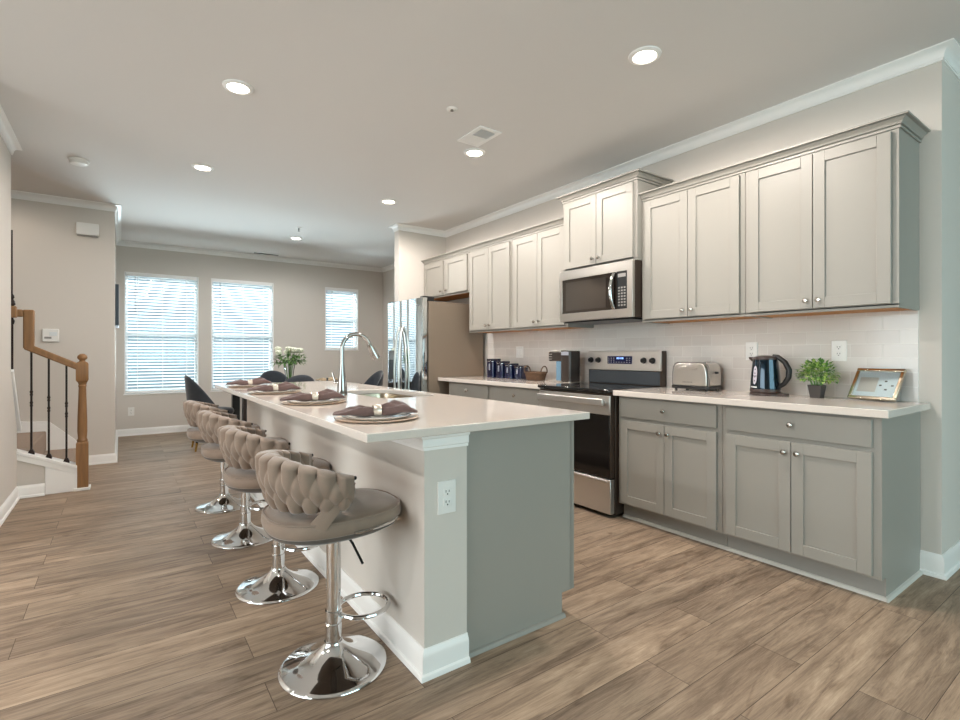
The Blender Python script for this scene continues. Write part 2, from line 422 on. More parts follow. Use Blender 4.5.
window_struct(4, 'x', *REAR[0], YR-.1); window_struct(5, 'y', *SIDE[0], XLV-.09)

# crown and baseboards
def crown_prof(h=.07, d=.058):
    p = [(0, H), (d, H), (d, H-.008), (d-.006, H-.010)]
    for k in range(5):
        a = k/4*pi/2; p.append((d-.012-(d-.024)*sin(a), H-.012-(h-.026)*(1-cos(a))))
    return p+[(.012, H-h+.010), (.009, H-h+.009), (.009, H-h), (0, H-h)]
CR = [(XR, YC), (XW, YC), (XW, YS), (XS, YS), (XS, YS2), (XF, YS2), (XF, YB), (XD, YB), (XD, YST), (-3.0, YST)]
struct('trim_1', MB().sweep(CR, crown_prof()), 'trim_white')
struct('trim_2', MB().sweep([(XL-.12, YL), (XL, YL), (XL, YLV), (XLV, YLV)], crown_prof()), 'trim_white')
BBP = [(0, 0), (.024, 0), (.024, .008), (.021, .016), (.014, .02), (.014, .075), (.011, .086), (.006, .094), (.004, .1), (0, .1)]
BBH = [(o, z*1.2) for o, z in BBP]
struct('baseboard_right', MB().sweep([(XR, YC), (XW, YC), (XW, .83)], BBH), 'trim_white')
struct('baseboard_stub', MB().sweep([(XS, YS), (XS, YS2), (XF, YS2), (XF, YB), (XD, YB), (XD, YST), (-.3, YST)], BBP), 'trim_white')
struct('baseboard_left', MB().sweep([(-.51, 5.50), (XL, 5.50), (XL, YLV), (XLV, YLV)], BBP), 'trim_white')
struct('wall_backsplash', MB().box(XW-.008, XW, .834, 4.73, .90, 1.41), 'tile')

# knee wall carrying the island
KX0, KX1, KY0, KY1 = .895, 1.08, 1.60, 4.74
struct('wall_island', MB().box(KX0, KX1, KY0, KY1, 0, .882), 'wall_paint')
BBI = [(o, z*1.05) for o, z in BBP]
struct('baseboard_island', MB().sweep([(KX1, KY1), (KX0, KY1), (KX0, KY0), (KX1, KY0), (KX1, KY0+.014)][::-1], [(o, z) for o, z in BBI]), 'trim_white') if False else None
struct('baseboard_island', MB().sweep([(KX0, KY1), (KX0, KY0), (KX1+.001, KY0)], [(-o, z) for o, z in BBI]), 'trim_white')
CAPP = [(0, .822), (-.010, .822), (-.010, .832), (-.014, .836), (-.014, .862), (-.022, .868), (-.024, .882), (0, .882)]
struct('trim_3', MB().sweep([(KX0, KY1), (KX0, KY0), (KX1, KY0)], CAPP), 'trim_white')

# half wall of the stairs that carries on from the left wall with a sloping white cap
m = MB().prism([(YL, 0), (5.52, 0), (5.52, .56), (YL, 1.03)], 'x', XL-.10, XL)
struct('wall_stair_half', m, 'wall_paint')
m = MB().bar((XL-.05, YL+.003, 1.045), (XL-.05, 5.62, .54), .13, .03)
struct('trim_4', m, 'trim_white', bevel=.004)

# ================================================================== blinds
def blind(i, x0, x1, z0, z1, label):
    t = thing('window_blind', ((x0+x1)/2, YB-.03, z0), label, 'blind', 'white slatted blinds in the dining area')
    y = YB+.040; x0 += .016; x1 -= .016; z0 += .006; z1 -= .012
    obj('headrail', MB().box(x0, x1, y-.036, y+.028, z1-.045, z1), 'trim_white', t, bevel=.004)
    obj('bottom_rail', MB().box(x0, x1, y-.018, y+.018, z0, z0+.024), 'trim_white', t, bevel=.004)
    s = MB(); z = z0+.05; ang = radians(28); d = .024
    while z < z1-.06:
        c, sn = cos(ang)*d, sin(ang)*d
        # inner (room) edge raised, outer edge lowered; slightly crowned
        pts = [(y-c, z+sn), (y, z+.003), (y+c, z-sn)]
        for a, b in zip(pts[:-1], pts[1:]):
            s.add([(x0, a[0], a[1]), (x1, a[0], a[1]), (x1, b[0], b[1]), (x0, b[0], b[1])], [(0, 1, 2, 3)])
        z += .046
    obj('slats', s, 'slat', t, sharp=60)
    l = MB()
    for x in (x0+.14, (x0+x1)/2, x1-.14) if x1-x0 > .7 else (x0+.1, x1-.1):
        l.box(x-.003, x+.003, y-.026, y-.0245, z0, z1-.02)
    obj('ladder_tape', l, 'trim_white', t)
    obj('tilt_wand', MB().tube([(x0+.11, y-.036, z1-.05), (x0+.11, y-.038, z1-.05-.3*(z1-z0))], .005, 6), 'steel_dark', t)
blind(1, .045, .975, .60, 2.35, 'large white slatted window blind, the one farthest left near the stair wall')
blind(2, 1.145, 2.065, .60, 2.35, 'large white slatted window blind in the middle, behind the vase of flowers')
blind(3, 2.925, 3.535, 1.25, 2.35, 'small high white slatted window blind, nearest the refrigerator')

# ================================================================== ceiling fittings
def recessed(x, y, label, first=[None]):
    if first[0] is None:
        t = thing('recessed_light', (x, y, H), label, 'ceiling light', 'recessed ceiling lights')
        obj('trim_ring', MB().lathe([(.058, H-.001), (.060, H-.010), (.066, H-.013), (.084, H-.006), (.086, H)], x, y, 40, False, False), 'trim_white', t)
        obj('lens', MB().lathe([(.060, H-.008), (.040, H-.010), (.001, H-.011)], x, y, 40, False, True), 'lens', t)
        first[0] = t
    else: t = dup(first[0], (x, y, H), label)
    downlight(x, y, 'dining' if y > 6 else 'aisle' if x > 1 else 'stool')
recessed(2.292, 1.688, 'lit recessed ceiling light closest to the camera, above the right countertop aisle')
recessed(.575, 3.305, 'lit recessed ceiling light at upper left, the larger of the two on the left')
recessed(2.292, 3.285, 'lit recessed ceiling light touching the ceiling air vent')
recessed(.575, 4.9, 'lit recessed ceiling light at far left, between the smoke detector and the stool-side light')
recessed(2.292, 4.86, 'lit recessed ceiling light in front of the wall stub beside the refrigerator')
recessed(1.98, 7.15, 'small lit recessed ceiling light over the dining table')
t = thing('air_vent', (2.15, 3.02, H), 'white rectangular ceiling air vent with dark louvers, beside a lit recessed light', 'vent')
fr = MB(); x0, x1, y0, y1 = 2.055, 2.245, 2.875, 3.175
for a in ((x0, x1, y0, y0+.03), (x0, x1, y1-.03, y1), (x0, x0+.03, y0+.03, y1-.03), (x1-.03, x1, y0+.03, y1-.03), (x0+.03, x1-.03, 3.02, 3.03)): fr.box(*a, H-.008, H)
obj('frame', fr, 'trim_white', t)
obj('duct', MB().box(x0+.02, x1-.02, y0+.02, y1-.02, H-.0015, H-.0005), 'duct_dark', t)
lv = MB()
for k in range(9):
    y = y0+.04+k*.0125; lv.bar((x0+.03, y, H-.005), (x1-.03, y, H-.005), .0012, .007, (0, .2, 1))
for k in range(9):
    y = 3.042+k*.0125; lv.bar((x0+.03, y, H-.005), (x1-.03, y, H-.005), .009, .0012, (0, .35, 1))
obj('louver', lv, 'trim_white', t)
t = thing('air_vent', (1.9, 8.55, H), 'thin dark ceiling vent strip close to the far wall above the windows', 'vent')
obj('frame', MB().box(1.7, 2.1, 8.50, 8.60, H-.008, H), 'trim_white', t, bevel=.003)
lv = MB()
for k in range(5): lv.box(1.715, 2.085, 8.512+k*.016, 8.520+k*.016, H-.0095, H-.006)
obj('louver', lv, 'duct_dark', t)
t = thing('smoke_detector', (-.279, 5.318, H), 'round white smoke detector on the ceiling near the stairs', 'smoke detector')
obj('base', MB().lathe([(.072, H), (.072, H-.012), (.068, H-.014)], -.279, 5.318, 32, False, True), 'white_plastic', t)
obj('cover', MB().lathe([(.064, H-.014), (.064, H-.024), (.058, H-.036), (.03, H-.042), (.001, H-.043)], -.279, 5.318, 32, False, False), 'white_plastic', t)
def sprinkler(x, y, label, drop=.045):
    t = thing('fire_sprinkler', (x, y, H), label, 'sprinkler')
    obj('escutcheon', MB().lathe([(.036, H), (.035, H-.005), (.020, H-.010), (.016, H-.006)], x, y, 24, False, True), 'white_plastic', t)
    obj('nozzle', MB().lathe([(.009, H-.004), (.009, H-drop*.55), (.005, H-drop*.7), (.005, H-drop)], x, y, 12), 'steel_dark', t)
    obj('deflector', MB().lathe([(.016 if drop > .02 else .011, H-drop), (.016 if drop > .02 else .011, H-drop-.002)], x, y, 16), 'steel_dark', t)
sprinkler(1.767, 2.791, 'small round fire sprinkler head on the kitchen ceiling near the air vent', .012)
sprinkler(1.846, 6.55, 'small fire sprinkler head on the ceiling just in front of the dining light')

# ================================================================== wall fittings
def plate_thing(name, label, cat, axis, pos, w, h, kind, group=None):
    """axis: outward normal '-x' or '-y'; pos centre on wall"""
    t = thing(name, pos, label, cat, group); x, y, z = pos
    def bx(u0, u1, v0, v1, d0, d1):
        m = MB()
        if axis == '-x': m.box(x-d1, x-d0, y+u0, y+u1, z+v0, z+v1)
        else: m.box(x+u0, x+u1, y-d1, y-d0, z+v0, z+v1)
        return m
    obj('cover_plate', bx(-w/2, w/2, -h/2, h/2, 0, .006), 'white_plastic', t, bevel=.002)
    if kind == 'outlet':
        for s in (-1, 1):
            r = obj('receptacle', bx(-.017, .017, s*.0195-.0145, s*.0195+.0145, .005, .009), 'white_plastic', t, bevel=.003)
            sl = bx(-.008, -.0055, s*.0195-.001, s*.0195+.008, .0085, .0095)
            for k in (bx(.0055, .008, s*.0195-.001, s*.0195+.007, .0085, .0095), bx(-.0025, .0025, s*.0195-.010, s*.0195-.005, .0085, .0095)): sl.add(k.v, k.f)
            obj('slot', sl, 'slot_dark', r)
    else:
        for u in ((0,) if w < .1 else (-.023, .023)):
            obj('rocker', bx(u-.016, u+.016, -.032, .032, .005, .010), 'white_plastic', t, bevel=.002)
    return t
plate_thing('wall_outlet', 'white duplex outlet on the near end of the island', 'outlet', '-y', (.988, KY0, .64), .078, .122, 'outlet')
plate_thing('wall_outlet', 'white duplex outlet on the tile above the potted plant', 'outlet', '-x', (XW-.008, 1.20, 1.19), .078, .122, 'outlet')
plate_thing('wall_outlet', 'white duplex outlet on the tile partly hidden behind the kettle', 'outlet', '-x', (XW-.008, 1.71, 1.19), .078, .122, 'outlet')
plate_thing('light_switch', 'white switch plate on the tile above the navy canisters', 'switch', '-x', (XW-.008, 4.15, 1.19), .115, .122, 'switch')
plate_thing('wall_outlet', 'white outlet low on the far wall under the left window', 'outlet', '-y', (.125, YB, .345), .075, .12, 'outlet')
t = thing('door_chime', (-.28, YST, 2.40), 'white door chime box high on the stair wall', 'door chime')
obj('housing', MB().box(-.375, -.185, YST-.05, YST, 2.415, 2.54), 'white_plastic', t, bevel=.006)
obj('back_plate', MB().box(-.365, -.195, YST-.03, YST, 2.405, 2.42), 'panel_print', t)
t = thing('thermostat', (-.577, YST, 1.29), 'white thermostat panel on the stair wall above the handrail', 'thermostat')
obj('housing', MB().box(-.642, -.512, YST-.025, YST, 1.295, 1.425), 'white_plastic', t, bevel=.005)
obj('screen', MB().box(-.625, -.57, YST-.0265, YST-.024, 1.325, 1.345), 'panel_print', t)
obj('button_panel', MB().box(-.585, -.525, YST-.028, YST-.024, 1.355, 1.395), 'vinyl_white', t, bevel=.001)
t = thing('picture_frame', (XD, 7.55, 1.5), 'dark framed picture seen edge-on on the wall just past the stairs', 'picture')
obj('frame', MB().box(XD+.001, XD+.035, 7.2, 7.9, 1.50, 1.98), 'picture_dark', t, bevel=.004)
obj('print', MB().box(XD+.03, XD+.037, 7.24, 7.86, 1.54, 1.94), 'photo_mat', t)

# ================================================================== staircase
t = thing('staircase', (-.6, 6.0, 0), 'carpeted staircase with oak handrail and black iron balusters beside the left wall', 'staircase')
SY = 5.52
m = MB().prism([(-.70, 0), (-.30, 0), (-.30, .19), (-.70, .363)], 'y', SY, SY+.09)
obj('knee_wall', m, 'wall_paint', t)
m = MB().prism([(-.51, 0), (-.302, 0), (-.302, .142), (-.51, .232)], 'y', SY-.012, SY)
m.prism([(-.70, .315), (-.51, .233), (-.302, .143), (-.302, .19), (-.70, .363)], 'y', SY-.014, SY)
obj('trim_panel', m, 'trim_white', t, bevel=.002)
m = MB().prism([(-.70, .362), (-.302, .189), (-.302, .217), (-.70, .39)], 'y', SY-.022, SY+.11)
obj('rail_cap', m, 'trim_white', t, bevel=.004)
obj('plinth', MB().box(-.325, -.212, SY-.03, SY+.10, 0, .022), 'trim_white', t, bevel=.003)
for k in range(3):
    x1 = -.355-.255*k
    obj('tread', MB().box(-3.0, x1, SY+.09, YST-.02, .195*k, .195*(k+1)), 'carpet', t, bevel=.012, seg=3)
m = MB().prism([(-.30, 0), (-.30, .13), (-.386, .285), (-.59, .485), (-.76, .495), (-3.0, .80), (-3.0, 0)], 'y', YST-.02, YST)
obj('skirt_board', m, 'trim_white', t, bevel=.002)
# newel
nx, ny = -.268, SY+.035
nw = MB().box(nx-.042, nx+.042, ny-.042, ny+.042, .022, .40)
nw.loft([[(nx+s*a, ny+q*a, z) for s, q in ((-1,-1),(1,-1),(1,1),(-1,1))] for a, z in ((.042, .40), (.036, .412))])
nw.lathe([(.036, .412), (.038, .422), (.036, .432), (.031, .44), (.035, .50), (.034, .62), (.028, .80), (.026, .885), (.031, .895), (.026, .905), (.032, .925), (.036, .93)], nx, ny, 28)
nw.loft([[(nx+s*a, ny+q*a, z) for s, q in ((-1,-1),(1,-1),(1,1),(-1,1))] for a, z in ((.034, .93), (.043, .945), (.043, 1.085), (.034, 1.10))])
nw.lathe([(.030, 1.10), (.020, 1.112), (.022, 1.118), (.034, 1.130), (.036, 1.142), (.032, 1.156), (.018, 1.17), (.001, 1.174)], nx, ny, 28)
obj('newel_post', nw, 'oak_stain', t, sharp=40)
hx = -.615
hr = MB().bar((nx-.02, ny, 1.055), (hx-.02, ny, 1.235), .06, .055)
hr.box(hx-.035, hx+.035, ny-.03, ny+.03, 1.215, 1.535).box(-.78, hx-.035, ny-.03, ny+.03, 1.475, 1.535)
obj('handrail', hr, 'oak_stain', t, bevel=.010, seg=3)
for x, zb, zt in ((-.600, .345, 1.21), (-.490, .297, 1.155), (-.375, .247, 1.095)):
    b = MB().box(x-.007, x+.007, ny-.007, ny+.007, zb, zt)
    for zc in (.56, .68) :
        z0 = zb+(zt-zb)*zc*.86
        b.lathe([(.007, z0-.03), (.011, z0-.018), (.008, z0-.006), (.012, z0+.006), (.008, z0+.018), (.007, z0+.03)], x, ny, 10)
    o = obj('baluster', b, 'iron', t)
    sh = MB().loft([[(x+s*a, ny+q*a, z) for s, q in ((-1,-1),(1,-1),(1,1),(-1,1))] for a, z in ((.020, zb-.012), (.020, zb+.012), (.010, zb+.035))])
    obj('shoe', sh, 'iron', o)
ux, uy = XL-.005, 5.33
b = MB().lathe([(.009, 1.02), (.009, 1.40), (.014, 1.41), (.018, 1.43), (.010, 1.445), (.009, 1.46)], ux, uy, 12)
obj('baluster', b, 'iron', t)
obj('rail_block', MB().box(ux-.04, ux+.028, uy-.03, uy+.03, 1.455, 1.545), 'oak_stain', t, bevel=.006)
obj('finial_and_line', MB().lathe([(.012, 1.545), (.022, 1.56), (.016, 1.585), (.009, 1.60), (.016, 1.615), (.012, 1.63), (.006, 1.64), (.005, 2.14)], ux, uy, 14), 'iron', t)  # finial drawn out upward into a thin dark vertical line

# ================================================================== kitchen cabinets
def shaker(mb, xf, y0, y1, z0, z1, rail=.058, th=.02, rec=.009):
    """door/drawer panel whose face is at x = xf looking to -x"""
    mb.box(xf+rec, xf+th, y0+.01, y1-.01, z0+.01, z1-.01)
    mb.box(xf, xf+th, y0, y0+rail, z0, z1); mb.box(xf, xf+th, y1-rail, y1, z0, z1)
    mb.box(xf, xf+th, y0+rail, y1-rail, z0, z0+rail); mb.box(xf, xf+th, y0+rail, y1-rail, z1-rail, z1)
    return mb
def knob(x, y, z, parent):
    m = MB().lathe([(.006, 0), (.005, .006), (.006, .010), (.0135, .016), (.0145, .021), (.011, .026), (.001, .028)], 0, 0, 16)
    m.xf(Matrix.Translation((x, y, z)) @ Matrix.Rotation(-pi/2, 4, 'Y'))
    return obj('knob', m, 'nickel', parent)
BF = 2.90   # face-frame plane of the base cabinets
def base_cabinet(y0, label, group, first=0):
    y1 = y0+.762; t = thing('base_cabinet', (BF, (y0+y1)/2, 0), label, 'cabinet', group)
    m = MB().box(BF, XW-.004, y0+.001, y1-.001, .108, .876)
    obj('carcass', m, 'cabinet_paint', t, bevel=.001)
    obj('toe_kick', MB().box(BF+.055, XW-.004, y0+.001, y1-.001, 0, .108), 'toe_grey', t)
    obj('shoe_molding', MB().prism([(BF+.055, 0), (BF+.040, 0), (BF+.041, .008), (BF+.046, .015), (BF+.055, .018)], 'y', y0+.0005-first*.0165, y1-.0005), 'shoe_molding', t)
    d = obj('drawer', MB().box(BF-.02, BF, y0+.03, y1-.03, .728, .862), 'cabinet_paint', t, bevel=.003)
    knob(BF-.02, (y0+y1)/2, .797, d)
    ym = (y0+y1)/2
    for a, b, ky in ((y0+.03, ym-.002, ym-.032), (ym+.002, y1-.03, ym+.032)):
        d = obj('door', shaker(MB(), BF-.02, a, b, .122, .705), 'cabinet_paint', t, bevel=.0015)
        knob(BF-.02, ky, .650, d)
    return t
gB = 'base cabinets along the right wall'
b1 = base_cabinet(.83, 'warm grey base cabinet at the near right end, under the plant and photo frame', gB, 1)
e = obj('end_panel', MB().prism([(BF, .108), (BF+.055, .108), (BF+.055, 0), (XW-.004, 0), (XW-.004, .876), (BF, .876)], 'y', .826, .8309), 'cabinet_paint', b1)
obj('shoe_molding', MB().prism([(.826, 0), (.811, 0), (.812, .008), (.817, .015), (.826, .018)], 'x', BF+.040, XW-.004), 'shoe_molding', b1)
b2 = base_cabinet(1.592, 'warm grey base cabinet right beside the range, under the toaster and kettle', gB)
b3 = base_cabinet(3.116, 'warm grey base cabinet left of the range, under the coffee maker', gB)
b4 = base_cabinet(3.878, 'warm grey base cabinet next to the refrigerator, under the navy canisters', gB)
UF = 3.166
def upper_cabinet(y0, y1, z0, z1, xf, label, group, gap=.030, mid=.004, ret=(False, False), kz=None, crown=.048):
    t = thing('wall_cabinet', (XW, (y0+y1)/2, z0), label, 'cabinet', group)
    m = MB().box(xf, XW-.004, y0+.001, y1-.001, z0+.012, z1).box(xf, xf+.02, y0+.001, y1-.001, z0, z0+.02)
    m.box(xf+.02, XW-.004, y0+.001, y0+.016, z0, z0+.014).box(xf+.02, XW-.004, y1-.016, y1-.001, z0, z0+.014)
    obj('carcass', m, 'cabinet_paint', t, bevel=.001)
    obj('bottom_panel', MB().box(xf+.021, XW-.005, y0+.017, y1-.017, z0+.004, z0+.011), 'cabinet_under', t)
    ym = (y0+y1)/2; kz = kz or z0+.066
    for a, b, ky in ((y0+gap, ym-mid/2, ym-mid/2-.030), (ym+mid/2, y1-gap, ym+mid/2+.030)):
        d = obj('door', shaker(MB(), xf-.02, a, b, z0+.022, z1-.020), 'cabinet_paint', t, bevel=.0015)
        knob(xf-.02, ky, kz, d)
    prof = [(o_, z1+z_) for o_, z_ in ((0, -.008), (.008, -.008), (.008, .003), (.003, .005), (.003, .008), (.013, .010), (.014, .015), (.020, .024), (.034, .034), (.030, .0355), (.030, .038), (.046, .0395), (.046, crown), (0, crown))]
    path = ([(XW-.004, y0)] if ret[0] else [])+[(xf, y0), (xf, y1)]+([(XW-.004, y1)] if ret[1] else [])
    obj('crown_molding', MB().sweep(path, prof), 'cabinet_paint', t)
    return t
gU = 'wall cabinets along the right wall'
upper_cabinet(.83, 1.592, 1.405, 2.31, UF, 'tall warm grey wall cabinet at the near right end of the run', gU, ret=(True, False))
upper_cabinet(1.592, 2.354, 1.405, 2.31, UF, 'tall warm grey wall cabinet just right of the microwave, above the toaster', gU)
upper_cabinet(2.354, 3.116, 1.87, 2.47, 3.11, 'short warm grey wall cabinet standing higher than the rest, above the microwave', gU, ret=(True, True), crown=.05)
upper_cabinet(3.116, 3.878, 1.405, 2.31, UF, 'tall warm grey wall cabinet just left of the microwave, above the coffee maker', gU)
upper_cabinet(3.878, 4.64, 1.405, 2.31, UF, 'tall warm grey wall cabinet above the navy canisters, beside the short fridge cabinet', gU)
upper_cabinet(4.64, YS-.004, 1.86, 2.31, UF, 'short warm grey wall cabinet above the refrigerator', gU, gap=.026, mid=.06)
def slab(x0, x1, y0, y1, z0, z1): return MB().box(x0, x1, y0, y1, z0, z1)
tag(obj('countertop', slab(2.835, XW-.009, .783, 2.356, .877, .914), 'quartz', bevel=.003), 'polished pale quartz countertop right of the range, holding the toaster and kettle', 'countertop', 'pale quartz countertops')
tag(obj('countertop', slab(2.835, XW-.009, 3.114, 4.77, .877, .914), 'quartz', bevel=.003), 'polished pale quartz countertop left of the range, holding the navy canisters', 'countertop', 'pale quartz countertops')

# ================================================================== range
t = thing('range', (3.15, 2.735, 0), 'stainless electric range with black glass oven door between the base cabinets', 'stove')
y0, y1 = 2.362, 3.108
obj('body', MB().box(2.87, XW-.02, y0, y1, .02, .895), 'brown_side', t, bevel=.003)
obj('cooktop', MB().box(2.80, 3.43, y0-.001, y1+.001, .895, .918), 'cooktop_glass', t, bevel=.006)
for bx_, by_, r_ in ((2.97, 2.56, .105), (2.97, 2.91, .085), (3.26, 2.56, .08), (3.26, 2.91, .105)):
    obj('burner', MB().lathe([(r_, .9182), (r_, .9186), (r_-.006, .9188), (r_-.006, .9182)], bx_, by_, 40, False, False), 'burner_mark', t)
d = obj('oven_door', MB().box(2.825, 2.865, y0+.004, y1-.004, .285, .885), 'brown_side', t, bevel=.004)
obj('door_glass', MB().box(2.820, 2.828, y0+.012, y1-.012, .292, .735), 'oven_glass', d, bevel=.002)
obj('door_trim', MB().box(2.817, 2.828, y0+.004, y1-.004, .735, .872), 'steel_range', d, bevel=.003)
h = MB().bar((2.778, y0+.03, .826), (2.778, y1-.03, .826), .026, .05)
for y in (y0+.06, y1-.06): h.box(2.782, 2.82, y-.014, y+.014, .81, .84)
obj('handle', h, 'steel_range', d, bevel=.006)
w = obj('drawer', MB().box(2.822, 2.868, y0+.004, y1-.004, .03, .275), 'steel_range', t, bevel=.004)
obj('pull_lip', MB().box(2.815, 2.826, y0+.03, y1-.03, .250, .268), 'steel_range', w, bevel=.004)
g = obj('backguard', MB().box(3.415, XW-.012, y0, y1, .905, 1.195), 'brown_side', t, bevel=.004)
obj('vent_panel', MB().box(3.408, 3.42, y0+.012, y1-.012, .922, 1.03), 'range_grey', g, bevel=.003)
obj('control_panel', MB().prism([(3.400, 1.035), (3.425, 1.035), (3.425, 1.195), (3.410, 1.195)], 'y', y0, y1), 'steel_range', g, bevel=.003)
for y in (3.075, 2.992, 2.523, 2.442):
    k = MB().lathe([(.024, 0), (.024, .008), (.019, .012), (.017, .028), (.001, .030)], 0, 0, 24); k.xf(Matrix.Translation((3.405, y-.01, 1.118)) @ Matrix.Rotation(-pi/2, 4, 'Y'))
    k2 = MB().box(3.368, 3.386, y-.014, y-.006, 1.102, 1.134)
    k.add(k2.v, k2.f); obj('knob', k, 'black_plastic', g)
ds = obj('display', MB().box(3.398, 3.41, 2.63, 2.88, 1.088, 1.152), 'display', g, bevel=.001)
dg = MB()
for q, yy in enumerate((2.775, 2.757, 2.735, 2.717)): dg.box(3.3965, 3.3985, yy-.004, yy+.004, 1.128, 1.142)
obj('digit', dg, 'display_digit', ds)
bt = MB()
for i in range(9):
    for j in range(3):
        yy = 2.865-i*.027
        if 2.70 < yy < 2.79 and j > 0: continue
        bt.box(3.3968, 3.3985, yy-.006, yy+.006, 1.098+j*.017, 1.105+j*.017)
obj('button', bt, 'panel_print', ds)

# ================================================================== microwave
t = thing('microwave', (3.27, 2.735, 1.43), 'stainless over-the-range microwave mounted under the short middle cabinet', 'microwave')
y0, y1, zb, zt, xf = 2.360, 3.112, 1.432, 1.868, 3.06
obj('housing', MB().box(xf+.025, XW-.006, y0, y1, zb+.012, zt), 'brown_side', t, bevel=.003)
obj('bottom_vent', MB().box(xf+.03, XW-.03, y0+.03, y1-.03, zb, zb+.013), 'black_plastic', t, bevel=.003)
fr = MB().box(xf, xf+.028, y0, y1, zt-.075, zt).box(xf, xf+.028, y0, y1, zb+.012, zb+.078).box(xf, xf+.028, y0, y0+.05, zb+.07, zt-.07).box(xf, xf+.028, y1-.03, y1, zb+.07, zt-.07)
obj('front_frame', fr, 'steel', t, bevel=.002)
d = obj('door_glass', MB().box(xf+.003, xf+.026, y0+.175, y1-.03, zb+.078, zt-.075), 'black_glass', t)
obj('inner_window', MB().box(xf+.0015, xf+.004, y0+.25, y1-.07, zb+.10, zt-.10), 'window_glass_dark', d)
pts = [(xf-.004, y0+.168, zb+.085), (xf-.026, y0+.168, zb+.12), (xf-.042, y0+.168, zb+.17), (xf-.048, y0+.168, (zb+zt)/2), (xf-.042, y0+.168, zt-.17), (xf-.026, y0+.168, zt-.12), (xf-.004, y0+.168, zt-.085)]
hm = MB().tube(pts, .013, 12)
obj('handle', hm, 'chrome', t)
cp = obj('control_panel', MB().box(xf+.002, xf+.026, y0+.05, y0+.145, zb+.078, zt-.075), 'black_plastic', t)
bt = MB()
for i in range(3):
    for j in range(7): bt.box(xf+.0008, xf+.003, y0+.064+i*.026, y0+.080+i*.026, zb+.10+j*.022, zb+.112+j*.022)
obj('button', bt, 'panel_print', cp)
obj('display', MB().box(xf+.0008, xf+.003, y0+.062, y0+.134, zt-.118, zt-.092), 'panel_print', cp)

# ================================================================== refrigerator
t = thing('refrigerator', (3.05, 5.21, 0), 'tall stainless side-by-side refrigerator in the corner by the wall stub', 'refrigerator')
y0, y1 = 4.775, 5.632
obj('cabinet', MB().box(2.725, 3.46, y0, y1, .02, 1.745), 'appliance_side', t, bevel=.004)
obj('base_grille', MB().box(2.70, 2.73, y0+.02, y1-.02, .02, .085), 'black_plastic', t)
def fdoor(a, b): return MB().prism(rrect(2.642, 2.712, a, b, .012, 4), 'z', .09, 1.782)
dl = obj('door', fdoor(5.272, y1), 'steel_fridge', t, sharp=12)
dr = obj('door', fdoor(y0, 5.264), 'steel_fridge', t, sharp=12)
def fhandle(y, s):
    pts = []
    for k in range(17):
        u = k/16; z = .42+u*1.06; b = sin(pi*u)**.55
        pts.append((2.640-.060*b, y+s*.012*b, z))
    return MB().tube(pts, .013, 10)
obj('handle', fhandle(5.305, 1), 'steel', dl); obj('handle', fhandle(5.225, -1), 'steel', dr)
dp = obj('dispenser', MB().box(2.637, 2.644, 5.41, 5.59, .87, 1.21), 'black_plastic', dl, bevel=.003)
obj('dispenser_panel', MB().box(2.634, 2.640, 5.42, 5.58, 1.10, 1.20), 'steel_dark', dp)
obj('hinge_cap', MB().box(2.66, 2.80, y0+.01, y0+.08, 1.745, 1.80), 'gasket_black', t, bevel=.006)
obj('hinge_cap', MB().box(2.66, 2.80, y1-.08, y1-.01, 1.745, 1.80), 'gasket_black', t, bevel=.006)
em = MB().prism([(4.87+.045*cos(a*pi/8), 1.70+.010*sin(a*pi/8)) for a in range(16)], 'x', 2.640, 2.643)
obj('badge', em, 'steel_dark', dr)

# ================================================================== island
t = thing('island_cabinet', (1.4, 3.2, 0), 'grey-green kitchen island cabinet with a plain end panel below the island countertop', 'cabinet')
iy0, iy1 = 1.615, 4.735
obj('carcass', MB().box(KX1+.001, 1.655, iy0+.012, iy1, .108, .55).box(KX1+.001, 1.655, iy0+.012, 2.60, .55, .88).box(KX1+.001, 1.655, 3.52, iy1, .55, .88), 'cabinet_paint', t)
obj('toe_kick', MB().box(KX1+.001, 1.60, iy0+.012, iy1, 0, .108), 'toe_grey', t)
obj('end_panel', MB().prism([(KX1+.001, 0), (1.602, 0), (1.602, .108), (1.660, .108), (1.660, .882), (KX1+.001, .882)], 'y', iy0, iy0+.012), 'cabinet_paint', t)
obj('face_stile', MB().box(1.655, 1.678, iy0, iy0+.04, .108, .882), 'cabinet_paint', t, bevel=.0015)
obj('shoe_molding', MB().prism([(iy0, 0), (iy0-.015, 0), (iy0-.014, .008), (iy0-.009, .015), (iy0, .018)], 'x', KX1+.001, 1.612), 'cabinet_paint', t)
yy = iy0+.05
for k in range(4):
    a, b = yy+k*.765, yy+(k+1)*.765-.01
    d = MB(); shaker(d, 0, a, b, .122, .86); d.xf(Matrix.Translation((1.656, 0, 0)) @ Matrix.Scale(-1, 4, (1, 0, 0)) @ Matrix.Translation((-.02, 0, 0)))
    obj('door', d, 'cabinet_paint', t, bevel=.0015)
IX0, IX1, IY0, IY1 = .645, 1.69, 1.53, 4.752
SX0, SX1, SY0, SY1 = 1.225, 1.605, 2.68, 3.42
